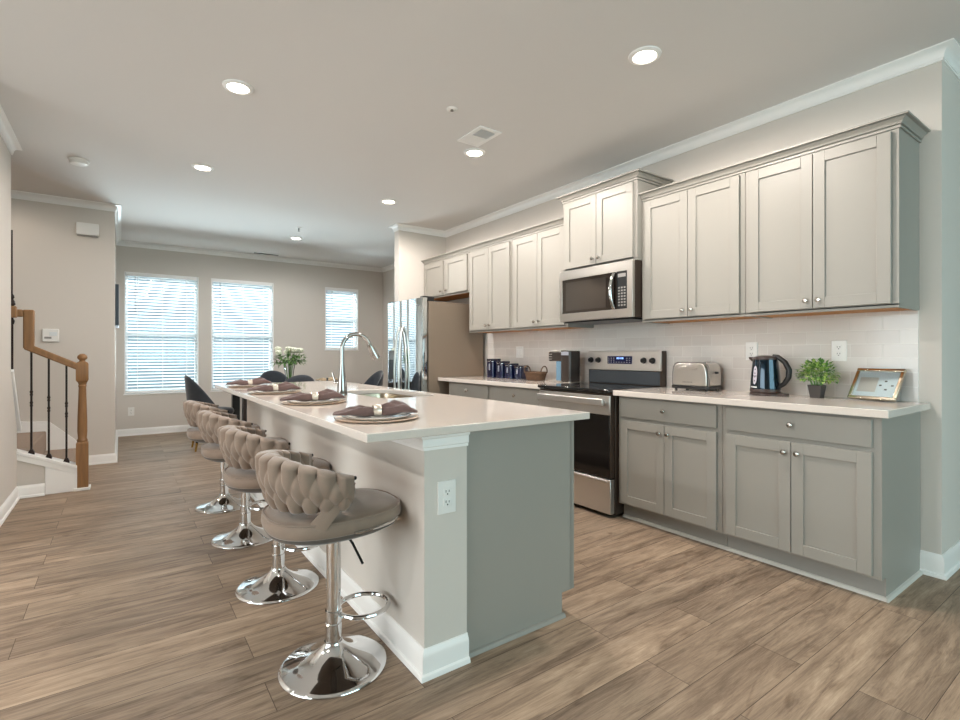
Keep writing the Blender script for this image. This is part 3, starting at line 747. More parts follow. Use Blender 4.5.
def slab_hole():
    m = MB(); n = 6; inner = rrect(SX0, SX1, SY0, SY1, .09, n); N = len(inner)
    outer = [(IX1, IY1), (IX0, IY1), (IX0, IY0), (IX1, IY0)]
    for z in (.884, .914):
        base = len(m.v); vs = [(x, y, z) for x, y in inner]+[(x, y, z) for x, y in outer]; fs = []
        for i in range(N):
            j = (i+1) % N; q = i//(n+1); q2 = j//(n+1)
            fs.append((i, j, N+q) if q == q2 else (i, j, N+q2, N+q))
        m.add(vs, fs)
    M = N+4
    fs = [(i, (i+1) % N, M+(i+1) % N, M+i) for i in range(N)]+[(N+k, N+(k+1) % 4, M+N+(k+1) % 4, M+N+k) for k in range(4)]
    m.f += fs; m.mi += [0]*len(fs)
    return m
tag(obj('island_countertop', slab_hole(), 'quartz', bevel=.003, sharp=30), 'large polished pale quartz top on the kitchen island with a sink cutout', 'countertop')
t = thing('sink', (1.415, 3.05, .884), 'stainless undermount sink set into the island countertop', 'sink')
rg = [[(x, y, z) for x, y in rrect(SX0-d_, SX1+d_, SY0-d_, SY1+d_, r_)] for d_, r_, z in ((.012, .10, .8835), (-.002, .09, .8835), (-.006, .088, .86), (-.014, .08, .68), (-.04, .06, .665), (-.15, .03, .662))]
m = MB().loft(rg, False); n_ = len(rg[0]); m.f.append(tuple(len(m.v)-n_+k for k in range(n_))); m.mi.append(0)
obj('basin', m, 'sink_steel', t, sharp=50)
obj('drain', MB().lathe([(.045, .6625), (.045, .665), (.03, .664), (.001, .663)], 1.415, 3.05, 24, False, False), 'chrome', t)
t = thing('faucet', (1.13, 3.07, .914), 'tall chrome gooseneck pull-down faucet standing behind the island sink', 'faucet')
fx, fy = 1.13, 3.07
obj('base', MB().lathe([(.034, .914), (.034, .922), (.031, .93), (.029, .96), (.026, 1.00), (.019, 1.05), (.0145, 1.10)], fx, fy, 24), 'faucet_chrome', t)
pts = [(fx, fy, 1.08), (fx, fy, 1.20)]+[(fx+.093-.093*cos(k*pi/16), fy, 1.205+.093*sin(k*pi/16)) for k in range(0, 15)]
obj('spout', MB().tube(pts, .0135, 14), 'faucet_chrome', t)
p1 = Vector(pts[-1]); dn = (Vector(pts[-1])-Vector(pts[-2])).normalized()
obj('spray_head', MB().tube([p1, p1+dn*.015, p1+dn*.03, p1+dn*.085, p1+dn*.11, p1+dn*.113], [.0145, .019, .020, .026, .026, .021], 16), 'faucet_chrome', t)
hd = MB().tube([(fx, fy, .985), (fx-.02, fy+.03, .99), (fx-.03, fy+.045, .992)], .011, 12); hd.tube([(fx-.026, fy+.04, .99), (fx-.034, fy+.05, 1.02), (fx-.04, fy+.06, 1.055)], [.007, .006, .005], 10)
obj('handle', hd, 'faucet_chrome', t)

# ================================================================== place settings on the island
ORD = ('nearest the camera', 'second from the camera', 'third from the camera', 'farthest from the camera')
def fan_ring(L, k, wd, ht, z0, seg=22, wav=0, ph=0):
    pts = []
    for i in range(seg):
        a = 2*pi*i/seg; c, s = cos(a), sin(a)
        r = 1+wav*sin(5*a+ph)
        pts.append((L, wd*c*r, z0+ht*(1+s*r)/1.0 if s > 0 else z0+ht*(1+s*.9)))
    return pts
def napkin_mb():
    m = MB(); rings = []
    prof = [(-.178, .006, .003), (-.172, .022, .006), (-.155, .034, .008), (-.13, .040, .011), (-.10, .042, .016), (-.07, .038, .021), (-.045, .030, .021), (-.02, .019, .017), (0, .016, .015), (.02, .022, .020), (.045, .036, .024), (.075, .047, .025), (.105, .051, .021), (.135, .048, .014), (.155, .040, .008), (.166, .022, .005), (.170, .006, .003)]
    # subdivide
    P = []
    prof = [(a*.95, b, c) for a, b, c in prof]
    for a, b in zip(prof[:-1], prof[1:]):
        for k in range(3):
            u = k/3; P.append(tuple(a[i]+(b[i]-a[i])*u for i in range(3)))
    P.append(prof[-1])
    seg = 30
    for q, (L, w, h) in enumerate(P):
        r = []
        for i in range(seg):
            a = 2*pi*i/seg; c, s = cos(a), sin(a)
            fold = 1+.34*sin(4*a+L*34)*min(1, abs(L)/.04)+.14*sin(9*a-L*70)
            skew = .012*sin(L*22)
            zz = h*(1+s*fold) if s > 0 else h*(1+s)
            lift = .004*max(0, 1-abs(L)/.035)+.0095*min(1, max(0, (abs(L)-.06)/.045))
            r.append((L, w*c*(1+.05*sin(3*a+L*40))+skew, zz+.0005+lift))
        rings.append(r)
    return m.loft(rings)
def setting(i, y, x=.83):
    z = .914; who = ORD[i]
    cpt = MB().lathe([(.001, z), (.13, z), (.150, z+.002), (.164, z+.006), (.165, z+.0075), (.160, z+.0085), (.13, z+.006), (.10, z+.005), (.001, z+.005)], x, y, 48, False, False)
    plt = MB().lathe([(.001, z+.0055), (.105, z+.0055), (.12, z+.009), (.135, z+.015), (.136, z+.0165), (.132, z+.017), (.115, z+.011), (.10, z+.0085), (.001, z+.0085)], x, y, 48, False, False)
    return cpt, plt
first = {}
NB = napkin_mb()
for i, y in enumerate((1.868, 2.665, 3.49, 4.285)):
    x = .83; ang = (-.30, -.10, -.05, -.02)[i]
    if i == 0:
        cpt, plt = setting(0, y)
        c0 = thing('charger_plate', (x, y, .914), 'tan charger plate under the white plate, place setting %s on the island', 'plate', 'tan charger plates on the island')
        obj('dish', cpt, 'charger', c0, sharp=60)
        obj('rim', MB().tube([(x+.1635*cos(k*pi/24), y+.1635*sin(k*pi/24), .914+.0072) for k in range(48)], .0014, 6, True), 'plate_rim', c0)
        p0 = thing('dinner_plate', (x, y, .919), '', 'plate', 'white dinner plates on the island')
        obj('dish', plt, 'plate_white', p0, sharp=60)
        obj('rim', MB().tube([(x+.135*cos(k*pi/24), y+.135*sin(k*pi/24), .914+.0155) for k in range(48)], .0010, 6, True), 'plate_rim', p0)
        nm = MB(); nm.v = list(NB.v); nm.f = list(NB.f); nm.mi = list(NB.mi); nm.xf(Matrix.Translation((x, y, .9232)))
        n0 = obj('napkin', nm, 'napkin_mauve', sharp=180); tag(n0, '', 'napkin', 'mauve napkins on the island')
        nloc = n0.location.copy()
        rg_ = MB()
        prof = [(.024, -.014), (.0265, -.016), (.029, -.010), (.029, .010), (.0265, .016), (.024, .014)]
        rg_.lathe(prof+[prof[0]], 0, 0, 28, False, False)
        rg_.xf(Matrix.Translation((x, y, .9475)) @ Matrix.Rotation(pi/2, 4, 'Y') @ Matrix.Scale(.82, 4, (1, 0, 0)))
        r0 = obj('napkin_ring', rg_, 'ring_pearl', sharp=40); tag(r0, '', 'napkin ring', 'pearly napkin rings on the island')
        rz0 = r0.location.z; nz0 = n0.location.z; off = n0.location.x-x
        first = dict(c=c0, p=p0, n=n0, r=r0)
        S = first
    else:
        S = {k: dup(o, (x, y, o.location.z), '') for k, o in first.items()}
    S['c']['label'] = 'tan charger plate under a white plate, place setting %s on the island' % ORD[i]
    S['p']['label'] = 'white dinner plate under a mauve napkin, place setting %s on the island' % ORD[i]
    S['n']['label'] = 'mauve cloth napkin pulled through a ring, place setting %s on the island' % ORD[i]
    S['r']['label'] = 'pearly napkin ring around a mauve napkin, place setting %s on the island' % ORD[i]
    S['n'].location = (x+off*cos(ang), y+off*sin(ang), nz0); S['n'].rotation_euler = (0, 0, ang)
    S['r'].location = (x, y, rz0); S['r'].rotation_euler = (0, 0, ang)

# ================================================================== bar stools
BPH = radians(87)
def stool_backrest():
    m = MB(); NU, NV = 216, 56; cells = 12
    def base(u, v):
        ph = (u*2-1)*BPH; k = abs(ph/BPH)
        zt = .826-.066*k**1.6; zb = .634+.010*k**2
        return ph, .190+.042*v**.8+.012*sin(pi*v), zb+(zt-zb)*v
    def bulge(u, v):
        x = u*cells; best = 0
        # three courses of plump braided straps, the middle one half a step on
        for vc, off, hv, top in ((.66, 0, .40, True), (.47, .5, .36, False), (.12, 0, .36, False)):
            tt = (v-vc)/hv
            if top and tt > 0: tt = 0; 
            if abs(tt) >= 1: continue
            w = .52*max(0, 1-abs(tt)**1.9)**.75
            d = (x-off) % 1-.5
            if abs(d) < w: best = max(best, (1-(d/w)**2)**.55*(.30+.70*(1-abs(tt)**2.2)))
        return best
    def pt(u, v, side):
        ph, r, z = base(u, v)
        e = min(u, 1-u)*cells; endf = min(1, e*1.3+.30)
        b = bulge(u, v)
        cap = 1 if v < .90 else sqrt(max(0, 1-((v-.90)/.10)**2))*.95+.05
        rr = r+side*(.006+.034*b*endf)*cap
        return (-rr*cos(ph), rr*sin(ph), z)
    m.loft([[pt(i/NU, j/NV, 1) for j in range(NV+1)]+[pt(i/NU, j/NV, -1) for j in range(NV, -1, -1)] for i in range(NU+1)])
    return m
def stool_seat_pts(s, z, n=56, dx=0):
    pts = []
    for k in range(n):
        a = 2*pi*k/n; c, q = cos(a), sin(a); e = 2/2.6
        x = .245*s*abs(c)**e*(1 if c > 0 else -1); y = .208*s*abs(q)**e*(1 if q > 0 else -1)
        y *= 1-.10*max(0, x/.245)                 # narrower towards the front
        pts.append((x+dx, y, z))
    return pts
def bar_stool(x, y, label):
    t = thing('bar_stool', (x, y, 0), label, 'bar stool', 'woven velvet bar stools along the island')
    T = Matrix.Translation((x, y, 0))
    def P(name, m, mt, par=t, **k): return obj(name, m.xf(T), mt, par, **k)
    P('base', MB().lathe([(.001, 0), (.193, 0), (.197, .003), (.195, .008), (.183, .013), (.14, .024), (.10, .038), (.07, .055), (.048, .072), (.036, .088), (.034, .094)], 0, 0, 64, False, True), 'chrome', sharp=50)
    c_ = P('column', MB().lathe([(.030, .090), (.030, .160), (.027, .163), (.027, .165)], 0, 0, 32).lathe([(.0265, .165), (.0265, .507)], 0, 0, 32), 'chrome')
    fr = [(.022, .020, .19), (.030, .040, .19)]+[(.118+.098*cos(radians(a)), .094*sin(radians(a)), .19) for a in range(140, -141, -10)]+[(.030, -.040, .19), (.022, -.020, .19)]
    P('footrest', MB().tube(fr, .009, 10).lathe([(.031, .172), (.031, .208)], 0, 0, 24), 'chrome')
    P('lever', MB().tube([(.03, -.03, .505), (.055, -.05, .46), (.085, -.075, .385)], .005, 8), 'black_metal')
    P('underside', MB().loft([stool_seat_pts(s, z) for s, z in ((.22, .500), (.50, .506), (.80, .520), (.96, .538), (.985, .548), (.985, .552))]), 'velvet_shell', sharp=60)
    rings = [stool_seat_pts(s, z) for s, z in ((.985, .551), (1.0, .556), (1.015, .572), (1.01, .588), (.985, .599), (.90, .608), (.70, .615), (.40, .618), (.10, .619))]
    st = P('seat', MB().loft(rings), 'velvet', sharp=70)
    P('piping', MB().tube(stool_seat_pts(.988, .600), .004, 8, True), 'velvet', par=st)
    tr = [p for p in stool_seat_pts(1.012, .556, 72) if p[0] > -.03]
    tr.sort(key=lambda p: math.atan2(p[1], p[0]))
    P('chrome_strip', MB().tube(tr, .006, 8), 'chrome')
    P('backrest', stool_backrest(), 'velvet', sharp=60)
    for s in (1, -1):
        w = MB(); rg = []
        for k in range(17):
            u = k/16; ph = BPH-.06-.62*u**1.15; z = .735-.185*u; r = .228-.012*u
            hw = .085+.13*u*(1-.35*u)
            q = []
            for f_, dr in ((-1, -.008), (-1, .008), (0, .014), (1, .008), (1, -.008)):
                aa = ph+f_*hw
                q.append((-(r+dr)*cos(aa), s*(r+dr)*sin(aa), z))
            rg.append(q)
        w.loft(rg); P('arm_strap', w, 'velvet', sharp=60)
        rr = .236
        P('end_cap', MB().lathe([(.001, -.007), (.005, -.005), (.0068, 0), (.005, .005), (.001, .007)], -rr*cos(BPH)+.003, s*rr*sin(BPH), 12, False, False).xf(Matrix.Translation((0, 0, .752))), 'black_metal')
    return t
s0 = bar_stool(.655, 1.868, 'braided taupe velvet bar stool with chrome pedestal, nearest the camera')
s0.rotation_euler = (0, 0, 0)
for y, l in ((2.667, 'second braided taupe velvet bar stool from the camera along the island'), (3.485, 'third braided taupe velvet bar stool from the camera along the island'), (4.305, 'braided taupe velvet bar stool farthest from the camera, beside the dining chairs')):
    dup(s0, (.650, y, 0), l, 0)

# ================================================================== dining group
TX, TY = 1.92, 7.05
t = thing('dining_table', (TX, TY, 0), 'dark dining table half hidden beyond the island', 'table')
obj('tabletop', MB().prism(rrect(TX-.80, TX+.80, TY-.47, TY+.47, .05), 'z', .735, .765), 'table_top', t, bevel=.003)
obj('apron', MB().box(TX-.70, TX+.70, TY-.38, TY+.38, .66, .735), 'table_dark', t)
for sx in (-1, 1):
    for sy in (-1, 1): obj('leg', MB().box(TX+sx*.66-.045, TX+sx*.66+.045, TY+sy*.36-.045, TY+sy*.36+.045, 0, .70), 'table_dark', t, bevel=.004)
def dining_chair(label):
    t = thing('dining_chair', (0, 0, 0), label, 'chair', 'dark velvet dining chairs')
    rings = [stool_seat_pts(s, z) for s, z in ((.80, .41), (.96, .42), (1.0, .44), (1.0, .465), (.96, .485), (.7, .497), (.2, .50))]
    obj('seat', MB().loft(rings), 'dark_velvet', t, sharp=60)
    PH = radians(105); NU, NV = 40, 14
    def pt(u, v, side):
        ph = (u*2-1)*PH; k = cos(ph/PH*pi/2)
        zt = .50+.42*max(0, 1-abs(ph/PH)**2.2)**1.5; zb = .44
        z = zb+(zt-zb)*v; r = .235+.045*v*k
        rr = r+side*.016*sqrt(max(0, 1-max(0, (v-.9)/.1)**2))
        return (-rr*cos(ph)*1.03, rr*sin(ph), z)
    m = MB().loft([[pt(i/NU, j/NV, 1) for j in range(NV+1)]+[pt(i/NU, j/NV, -1) for j in range(NV, -1, -1)] for i in range(NU+1)])
    obj('backrest', m, 'dark_velvet', t, sharp=70)
    for sx in (-1, 1):
        for sy in (-1, 1):
            a = Vector((sx*.13, sy*.12, .42)); b = Vector((sx*.20, sy*.18, 0)); c = b+(a-b)*.24
            l = obj('leg', MB().tube([a, c], [.020, .014], 12), 'black_metal', t)
            obj('leg_tip', MB().tube([c, b], [.0142, .010], 12), 'gold', l)
    return t
ch = dining_chair('dark velvet dining chair with gold-tipped legs at the left end of the table')
ch.location = (.93, 7.05, 0)
dup(ch, (1.76, 6.42, 0), 'dark velvet dining chair on the near side of the table, in front of the vase', pi/2)
dup(ch, (1.86, 7.72, 0), 'dark velvet dining chair on the window side of the table, behind the vase', -pi/2)
dup(ch, (2.94, 7.10, 0), 'dark velvet dining chair at the refrigerator end of the table', pi)
VX, VY = 1.87, 7.08
t = thing('vase', (VX, VY, .765), 'clear glass vase on the dining table holding the white flowers', 'vase')
obj('vessel', MB().lathe([(.001, .766), (.042, .766), (.046, .772), (.050, .85), (.062, .95), (.078, 1.03), (.075, 1.03), (.059, .95), (.047, .85), (.042, .778), (.001, .776)], VX, VY, 28, False, False), 'vase_glass', t, sharp=60)
t = thing('flower_bouquet', (VX, VY, .78), 'bouquet of white flowers with green leaves in the glass vase', 'flowers')
m = MB(); rnd = random.Random(3)
heads = []
for k in range(9):
    a = 2*pi*k/9+rnd.uniform(-.2, .2); r = rnd.uniform(.10, .20) if k % 3 else .05
    heads.append((VX+r*cos(a), VY+r*sin(a)*.8, rnd.uniform(1.165, 1.235)))
sm = MB()
for hx_, hy_, hz_ in heads:
    sm.tube([(VX+(hx_-VX)*.1, VY+(hy_-VY)*.1, .785), (VX+(hx_-VX)*.3, VY+(hy_-VY)*.3, 1.0), (hx_, hy_, hz_-.01)], .0035, 6)
obj('stem', sm, 'leaf_b', t)
def leaf(mb, p, d, L, w, up=(0, 0, 1), droop=.3):
    p = Vector(p); d = Vector(d).normalized(); s = d.cross(Vector(up)); s = s.normalized() if s.length > 1e-3 else Vector((1, 0, 0)); n = s.cross(d)
    a = p+d*L*.45+s*w+n*.1*L; b = p+d*L*.45-s*w+n*.1*L; c = p+d*L-n*droop*L; e = p+d*L*.5
    mb.add([p, a, c, b, e], [(0, 1, 4), (1, 2, 4), (2, 3, 4), (3, 0, 4)])
for k in range(190):
    a = rnd.uniform(0, 2*pi); r = .21*sqrt(rnd.random()); z = 1.03+.12*rnd.random()
    leaf(m, (VX+r*cos(a)*.9, VY+r*sin(a)*.8, z), (cos(a)*.8+rnd.uniform(-.5, .5), sin(a)*.8+rnd.uniform(-.5, .5), rnd.uniform(-.4, .6)), rnd.uniform(.05, .09), .017)
obj('foliage', m, 'leaf_b', t)
for hx_, hy_, hz_ in heads:
    f = MB()
    f.grid(lambda u, v, a=hx_, b=hy_, c=hz_: tuple(Vector((a, b, c+.012))+(.040+.007*sin(10*pi*u+7*v)*sin(pi*v))*Vector((sin(pi*max(.002, min(.998, v)))*cos(2*pi*u), sin(pi*max(.002, min(.998, v)))*sin(2*pi*u), -cos(pi*v)*.85))), 20, 10, True)
    for q in range(8):
        a = 2*pi*q/8; leaf(f, (hx_+.02*cos(a), hy_+.02*sin(a), hz_), (cos(a), sin(a), .5), .042, .018, droop=-.15)
    obj('flower', f, 'petal', t)
def table_setting(x, y, lab):
    pl = MB().lathe([(.001, .766), (.09, .766), (.135, .780), (.137, .783), (.09, .772), (.001, .771)], x, y, 40, False, False)
    tag(obj('dinner_plate', pl, 'plate_white', sharp=60), 'white dinner plate on the dining table '+lab, 'plate')
    nm = MB(); nm.v = list(NB.v); nm.f = list(NB.f); nm.mi = list(NB.mi); nm.xf(Matrix.Translation((x, y, .775)) @ Matrix.Rotation(-.4, 4, 'Z'))
    tag(obj('napkin', nm, 'napkin_beige', sharp=180), 'beige napkin on a white plate on the dining table '+lab, 'napkin')
    rg_ = MB(); rg_.lathe([(.024, -.014), (.0275, -.014), (.0275, .014), (.024, .014), (.024, -.014)], 0, 0, 24, False, False)
    rg_.xf(Matrix.Translation((x, y, .80)) @ Matrix.Rotation(-.4, 4, 'Z') @ Matrix.Rotation(pi/2, 4, 'Y') @ Matrix.Scale(.82, 4, (1, 0, 0)))
    tag(obj('napkin_ring', rg_, 'black_plastic', sharp=40), 'dark napkin ring around a beige napkin on the dining table '+lab, 'napkin ring')
table_setting(2.46, 7.28, 'near the faucet spout')

# ================================================================== things on the right countertop
CT = .914
# toaster: front face to -x
t = thing('toaster', (3.335, 2.02, CT), 'brushed steel toaster on the right countertop beside the range', 'toaster')
ya, yb, xa, xb = 1.885, 2.165, 3.25, 3.43
obj('base', MB().prism(rrect(xa-.004, xb+.004, ya-.004, yb+.004, .02), 'z', CT+.012, CT+.034), 'black_plastic', t, bevel=.003)
for sx in (xa+.02, xb-.02):
    for sy in (ya+.025, yb-.025): obj('foot', MB().lathe([(.010, CT), (.012, CT+.013)], sx, sy, 12), 'black_plastic', t)
pr = []
for (u0, z) in ((0, CT+.034), (-.002, CT+.06), (0, CT+.12), (.006, CT+.165), (.020, CT+.188), (.045, CT+.198)):
    pr.append((u0, z))
prof = [(ya+u, z) for u, z in pr]+[(yb-u, z) for u, z in reversed(pr)]
sh = obj('shell', MB().prism(prof, 'x', xa+.012, xb-.012), 'steel', t, bevel=.008, seg=3)
fp = [(ya+.012+u, z-.006 if i else z) for i, (u, z) in enumerate(pr)]+[(yb-.012-u, z-.006 if i < 5 else z) for i, (u, z) in enumerate(reversed(pr))]
obj('front_panel', MB().prism(fp, 'x', xa, xa+.016), 'steel', t, bevel=.007, seg=3)
obj('edge_band', MB().prism(prof, 'x', xa+.012, xa+.019).xf(Matrix.Translation((0, 2.025, CT+.034)) @ Matrix.Scale(1.012, 4, (0, 1, 0)) @ Matrix.Scale(1.015, 4, (0, 0, 1)) @ Matrix.Translation((0, -2.025, -CT-.034))), 'steel_dark', t)
for dx in (-.03, .03): obj('slot', MB().box(3.34+dx-.013, 3.34+dx+.013, ya+.06, yb-.06, CT+.1975, CT+.1992), 'black_plastic', t)
obj('relief', MB().prism([(2.035+.075*cos(a*pi/12), CT+.158+.014*sin(a*pi/12)) for a in range(24)], 'x', xa-.003, xa+.002), 'steel', t, bevel=.002)
bd = MB()
for q in range(7): bd.box(xa-.0012, xa+.001, 2.068-q*.011, 2.075-q*.011, CT+.056, CT+.063)
obj('lettering', bd, 'steel_dark', t)
obj('lever', MB().box(3.33, 3.35, ya-.022, ya, CT+.12, CT+.135), 'black_plastic', t, bevel=.004)
# kettle
kx, ky = 3.29, 1.530
t = thing('kettle', (kx, ky, CT), 'dark blue electric kettle with black handle on the right countertop', 'kettle')
obj('power_base', MB().lathe([(.088, CT), (.090, CT+.006), (.086, CT+.016), (.06, CT+.018)], kx, ky, 40).box(kx-.03, kx+.03, ky-.125, ky-.06, CT, CT+.016), 'kettle_trim', t, bevel=.003)
obj('body', MB().lathe([(.06, CT+.019), (.083, CT+.019), (.0855, CT+.026), (.085, CT+.05), (.081, CT+.12), (.074, CT+.19), (.070, CT+.222)], kx, ky, 48, True, False), 'kettle_blue', t, sharp=50)
obj('lower_band', MB().lathe([(.0860, CT+.019), (.0875, CT+.022), (.0868, CT+.038), (.0855, CT+.040)], kx, ky, 48, False, False), 'kettle_trim', t)
obj('lid', MB().lathe([(.0705, CT+.222), (.072, CT+.226), (.068, CT+.238), (.045, CT+.246), (.001, CT+.249)], kx, ky, 40, False, False), 'kettle_trim', t, sharp=50)
obj('spout', MB().loft([[(kx-.022, ky+.060, CT+.195), (kx+.022, ky+.060, CT+.195), (kx+.024, ky+.062, CT+.238), (kx-.024, ky+.062, CT+.238)], [(kx-.008, ky+.098, CT+.226), (kx+.008, ky+.098, CT+.226), (kx+.010, ky+.100, CT+.238), (kx-.010, ky+.100, CT+.238)]]), 'kettle_trim', t, bevel=.004)
hp = [(kx, ky-.045, CT+.243), (kx, ky-.075, CT+.238), (kx, ky-.115, CT+.205), (kx, ky-.138, CT+.16), (kx, ky-.135, CT+.115), (kx, ky-.110, CT+.075), (kx, ky-.082, CT+.055)]
HP = []
for i in range(len(hp)-1):
    for q in range(4): HP.append(tuple(hp[i][j]+(hp[i+1][j]-hp[i][j])*q/4 for j in range(3)))
HP.append(hp[-1])
obj('handle', MB().tube(HP, [.012+.004*sin(pi*i/(len(HP)-1)) for i in range(len(HP))], 12), 'black_plastic', t)
ga = math.atan2(-.08, -1)+.62
gd = Vector((-cos(.25), -sin(.25)*-1, 0))
wi = MB(); 
for r_, zo in ((.084, 0),):
    rg = []
    for k in range(13):
        u = k/12; z = CT+.068+.115*u; hw = .014*sqrt(max(.02, 1-(2*u-1)**4)); rad = .0852-.011*((z-CT-.05)/.14 if z > CT+.05 else 0)
        ring = []
        for da in (-1, -.5, 0, .5, 1):
            aa = pi-.35+da*hw/rad
            ring.append((kx+(rad+.0012)*cos(aa), ky+(rad+.0012)*sin(aa), z))
        rg.append(ring)
    vs = [p for r in rg for p in r]; wi.add(vs, [(i*5+j, i*5+j+1, (i+1)*5+j+1, (i+1)*5+j) for i in range(12) for j in range(4)])
gq = obj('water_gauge', wi, 'gauge', t)
mk = MB()
for q in range(4):
    z = CT+.09+q*.024; rad = .0852-.011*((z-CT-.05)/.14)+.0022; aa = pi-.35
    c0 = Vector((kx+rad*cos(aa), ky+rad*sin(aa), z)); tdir = Vector((-sin(aa), cos(aa), 0))
    mk.bar(c0-tdir*.004, c0+tdir*.004, .001, .006)
obj('mark', mk, 'slot_dark', gq)
lt = MB()
for q in range(6):
    aa = pi-.18-q*.10; rad = .0868; c0 = Vector((kx+rad*cos(aa), ky+rad*sin(aa), CT+.052)); tdir = Vector((-sin(aa), cos(aa), 0))
    lt.bar(c0-tdir*.003, c0+tdir*.003, .001, .008 if q else .011)
obj('lettering', lt, 'white_plastic', t)
# potted plant
px, py = 3.34, 1.262
t = thing('potted_plant', (px, py, CT), 'small bushy green plant in a square dark pot on the right countertop', 'plant')
def sq(a, z): return [(px+s*a, py+q*a, z) for s, q in ((-1,-1),(1,-1),(1,1),(-1,1))]
obj('pot', MB().loft([sq(.027, CT), sq(.037, CT+.075), sq(.034, CT+.075), sq(.033, CT+.065)]), 'pot_grey', t, bevel=.003)
rnd = random.Random(11)
la, lb = MB(), MB()
for k in range(420):
    th_ = rnd.uniform(0, 2*pi); u = rnd.uniform(-.35, 1); r = sqrt(max(0, 1-u*u))
    d = Vector((r*cos(th_), r*sin(th_), u)); q = rnd.uniform(.55, 1)
    p = Vector((px, py, CT+.125))+Vector((d.x*.085*q, d.y*.098*q, d.z*.092*q))
    leaf(la if rnd.random() < .55 else lb, p, d+Vector((rnd.uniform(-.6, .6), rnd.uniform(-.6, .6), rnd.uniform(-.2, .6))), rnd.uniform(.024, .036), .010)
fo = obj('foliage', la, 'leaf_a', t); obj('foliage', lb, 'leaf_b', t)
sm = MB()
for k in range(14):
    a = 2*pi*k/14; sm.tube([(px+.02*cos(a), py+.02*sin(a), CT+.06), (px+.05*cos(a), py+.055*sin(a), CT+.13+.04*(k % 3)/2)], .0025, 5)
obj('stem', sm, 'leaf_b', t)
obj('soil', MB().box(px-.032, px+.032, py-.032, py+.032, CT+.055, CT+.066), 'pot_grey', t)
# silver photo frame leaning back
FW, FH = .232, .196
t = thing('photo_frame', (3.347, 1.005, CT), 'silver frame with pale print leaning back at the end of the right countertop', 'photo frame')
M = Matrix.Translation((3.340, 1.004, CT+.0125)) @ Matrix.Rotation(-.169, 4, 'Z') @ Matrix.Rotation(.575, 4, 'Y')
def FP(name, mb, mt, par=None, **k): return obj(name, mb.xf(M), mt, par or t, **k)
bw_ = .017
f = MB().box(0, .018, -FW/2, FW/2, 0, bw_).box(0, .018, -FW/2, FW/2, FH-bw_, FH).box(0, .018, -FW/2, -FW/2+bw_, bw_, FH-bw_).box(0, .018, FW/2-bw_, FW/2, bw_, FH-bw_)
fr_ = FP('frame', f, 'silver', bevel=.003)
FP('back_board', MB().box(.012, .017, -FW/2+.005, FW/2-.005, .005, FH-.005), 'gasket_black')
mt_ = FP('mat_board', MB().box(.009, .012, -FW/2+bw_-.002, FW/2-bw_+.002, bw_-.002, FH-bw_+.002), 'photo_mat')
FP('print', MB().box(.0082, .0092, -.005, .085, .048, .140), 'photo_print', mt_)
dots = MB()
for a, b in ((-.043, .118), (-.022, .092), (-.078, .092), (-.052, .066)): dots.box(.0080, .0092, a-.006, a+.006, b-.004, b+.004)
FP('mark', dots, 'slot_dark', mt_)
FP('glazing', MB().box(.0055, .0065, -FW/2+bw_-.002, FW/2-bw_+.002, bw_-.002, FH-bw_+.002), 'pane_glass')
obj('easel_leg', MB().bar(M @ Vector((.018, 0, .10)), (3.462, 1.0, CT+.006), .004, .05, (0, 1, 0)), 'gasket_black', t)
# ------------------------------------------------------------------ left countertop
def canister(y, w, h, label):
    x = 3.30; t = thing('canister', (x, y, CT), label, 'canister', 'navy canisters in a row')
    obj('body', MB().prism(rrect(x-w/2, x+w/2, y-w/2, y+w/2, .018), 'z', CT, CT+h*.86), 'navy', t, bevel=.003)
    obj('lid', MB().prism(rrect(x-w/2-.003, x+w/2+.003, y-w/2-.003, y+w/2+.003, .02), 'z', CT+h*.875, CT+h), 'navy_lid', t, bevel=.005)
    obj('seal', MB().prism(rrect(x-w/2+.002, x+w/2-.002, y-w/2+.002, y+w/2-.002, .017), 'z', CT+h*.86, CT+h*.876), 'chrome', t)
    obj('clasp', MB().tube([(x-w/2-.002, y-.02, CT+h*.93), (x-w/2-.012, y-.016, CT+h*.85), (x-w/2-.012, y+.016, CT+h*.85), (x-w/2-.002, y+.02, CT+h*.93)], .0028, 6), 'chrome', t)
    obj('label_plate', MB().box(x-w/2-.0015, x-w/2, y-.010, y+.012, CT+h*.40, CT+h*.74), 'label_silver', t)
canister(4.365, .115, .205, 'tallest navy canister, at the refrigerator end of the row')
canister(4.205, .112, .180, 'second tallest navy canister in the row on the left countertop')
canister(4.060, .110, .158, 'third tallest navy canister in the row on the left countertop')
canister(3.905, .108, .140, 'shortest navy canister, next to the wicker basket')
bx0, by0 = 3.27, 3.655
t = thing('basket', (bx0, by0, CT), 'small oval brown wicker basket with two loop handles on the left countertop', 'basket')
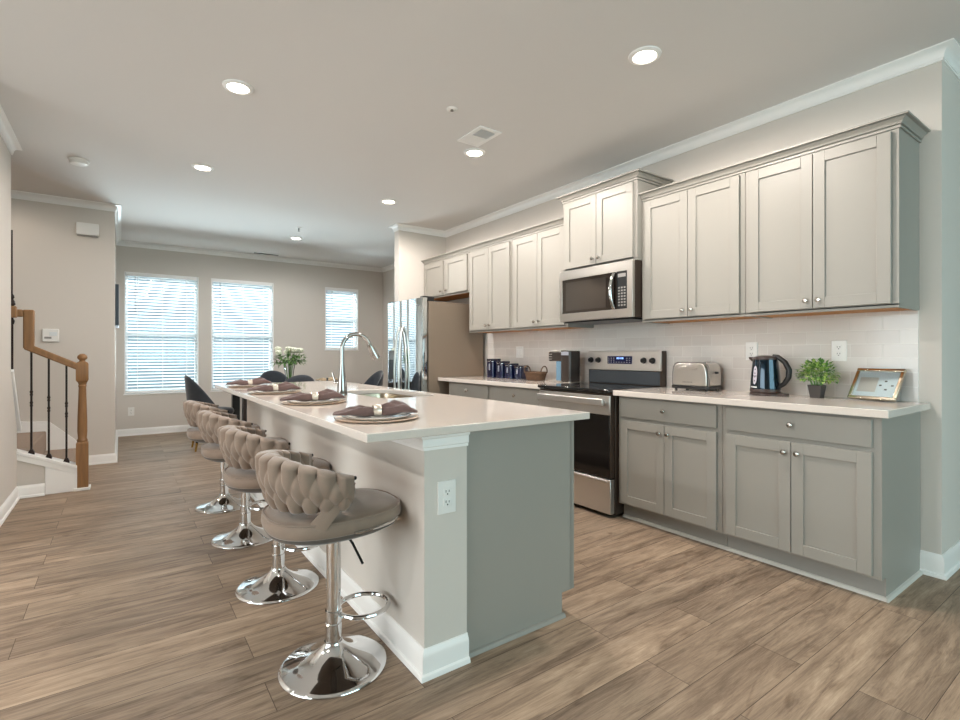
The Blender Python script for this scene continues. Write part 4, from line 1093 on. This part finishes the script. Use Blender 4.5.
def bas(u, v):
    a = 2*pi*u; k = .80+.20*v; wv = .004*sin(26*a)*(1 if int(v*9) % 2 else -1)
    return (bx0+(.075*k+wv)*cos(a), by0+(.135*k+wv)*sin(a), CT+.002+.075*v)
m = MB().grid(bas, 104, 9, True)
m.add([(bx0+.06*cos(2*pi*k/40), by0+.108*sin(2*pi*k/40), CT+.004) for k in range(40)], [tuple(range(40))])
obj('body', m, 'wicker', t, sharp=180)
obj('rim', MB().tube([(bx0+.076*cos(2*pi*k/48), by0+.137*sin(2*pi*k/48), CT+.079) for k in range(48)], .007, 8, True), 'wicker', t)
for s in (-1, 1):
    obj('handle', MB().tube([(bx0+.040*cos(k*pi/10), by0+s*(.118+.008*sin(k*pi/10)), CT+.078+.062*sin(k*pi/10)) for k in range(11)], .006, 8), 'wicker', t)
# coffee maker: front towards +y (the refrigerator)
t = thing('coffee_maker', (3.30, 3.30, CT), 'black single-serve coffee maker with blue water tank beside the range', 'coffee maker')
x0, x1 = 3.235, 3.375
obj('body', MB().prism(rrect(x0, x1, 3.165, 3.285, .018), 'z', CT, CT+.285), 'coffee_black', t, bevel=.006)
obj('head', MB().prism(rrect(x0+.004, x1-.004, 3.25, 3.455, .03), 'z', CT+.19, CT+.275), 'coffee_black', t, bevel=.01)
obj('top_plate', MB().prism(rrect(x0+.012, x1-.012, 3.29, 3.445, .025), 'z', CT+.274, CT+.292), 'steel', t, bevel=.005)
obj('badge', MB().box(x0-.002, x0+.001, 3.18, 3.27, CT+.245, CT+.275), 'label_silver', t)
obj('water_tank', MB().prism(rrect(x0+.012, x1-.03, 3.287, 3.355, .012), 'z', CT+.012, CT+.19), 'tank_blue', t, bevel=.004)
obj('drip_tray', MB().prism(rrect(x0, x1, 3.165, 3.46, .018), 'z', CT, CT+.014), 'steel', t, bevel=.003)
pc = MB()
for k in range(3): pc.box(x0+.002, x0+.0045, 3.395, 3.44, CT+.205+k*.022, CT+.214+k*.022)
obj('button', pc, 'steel', t)
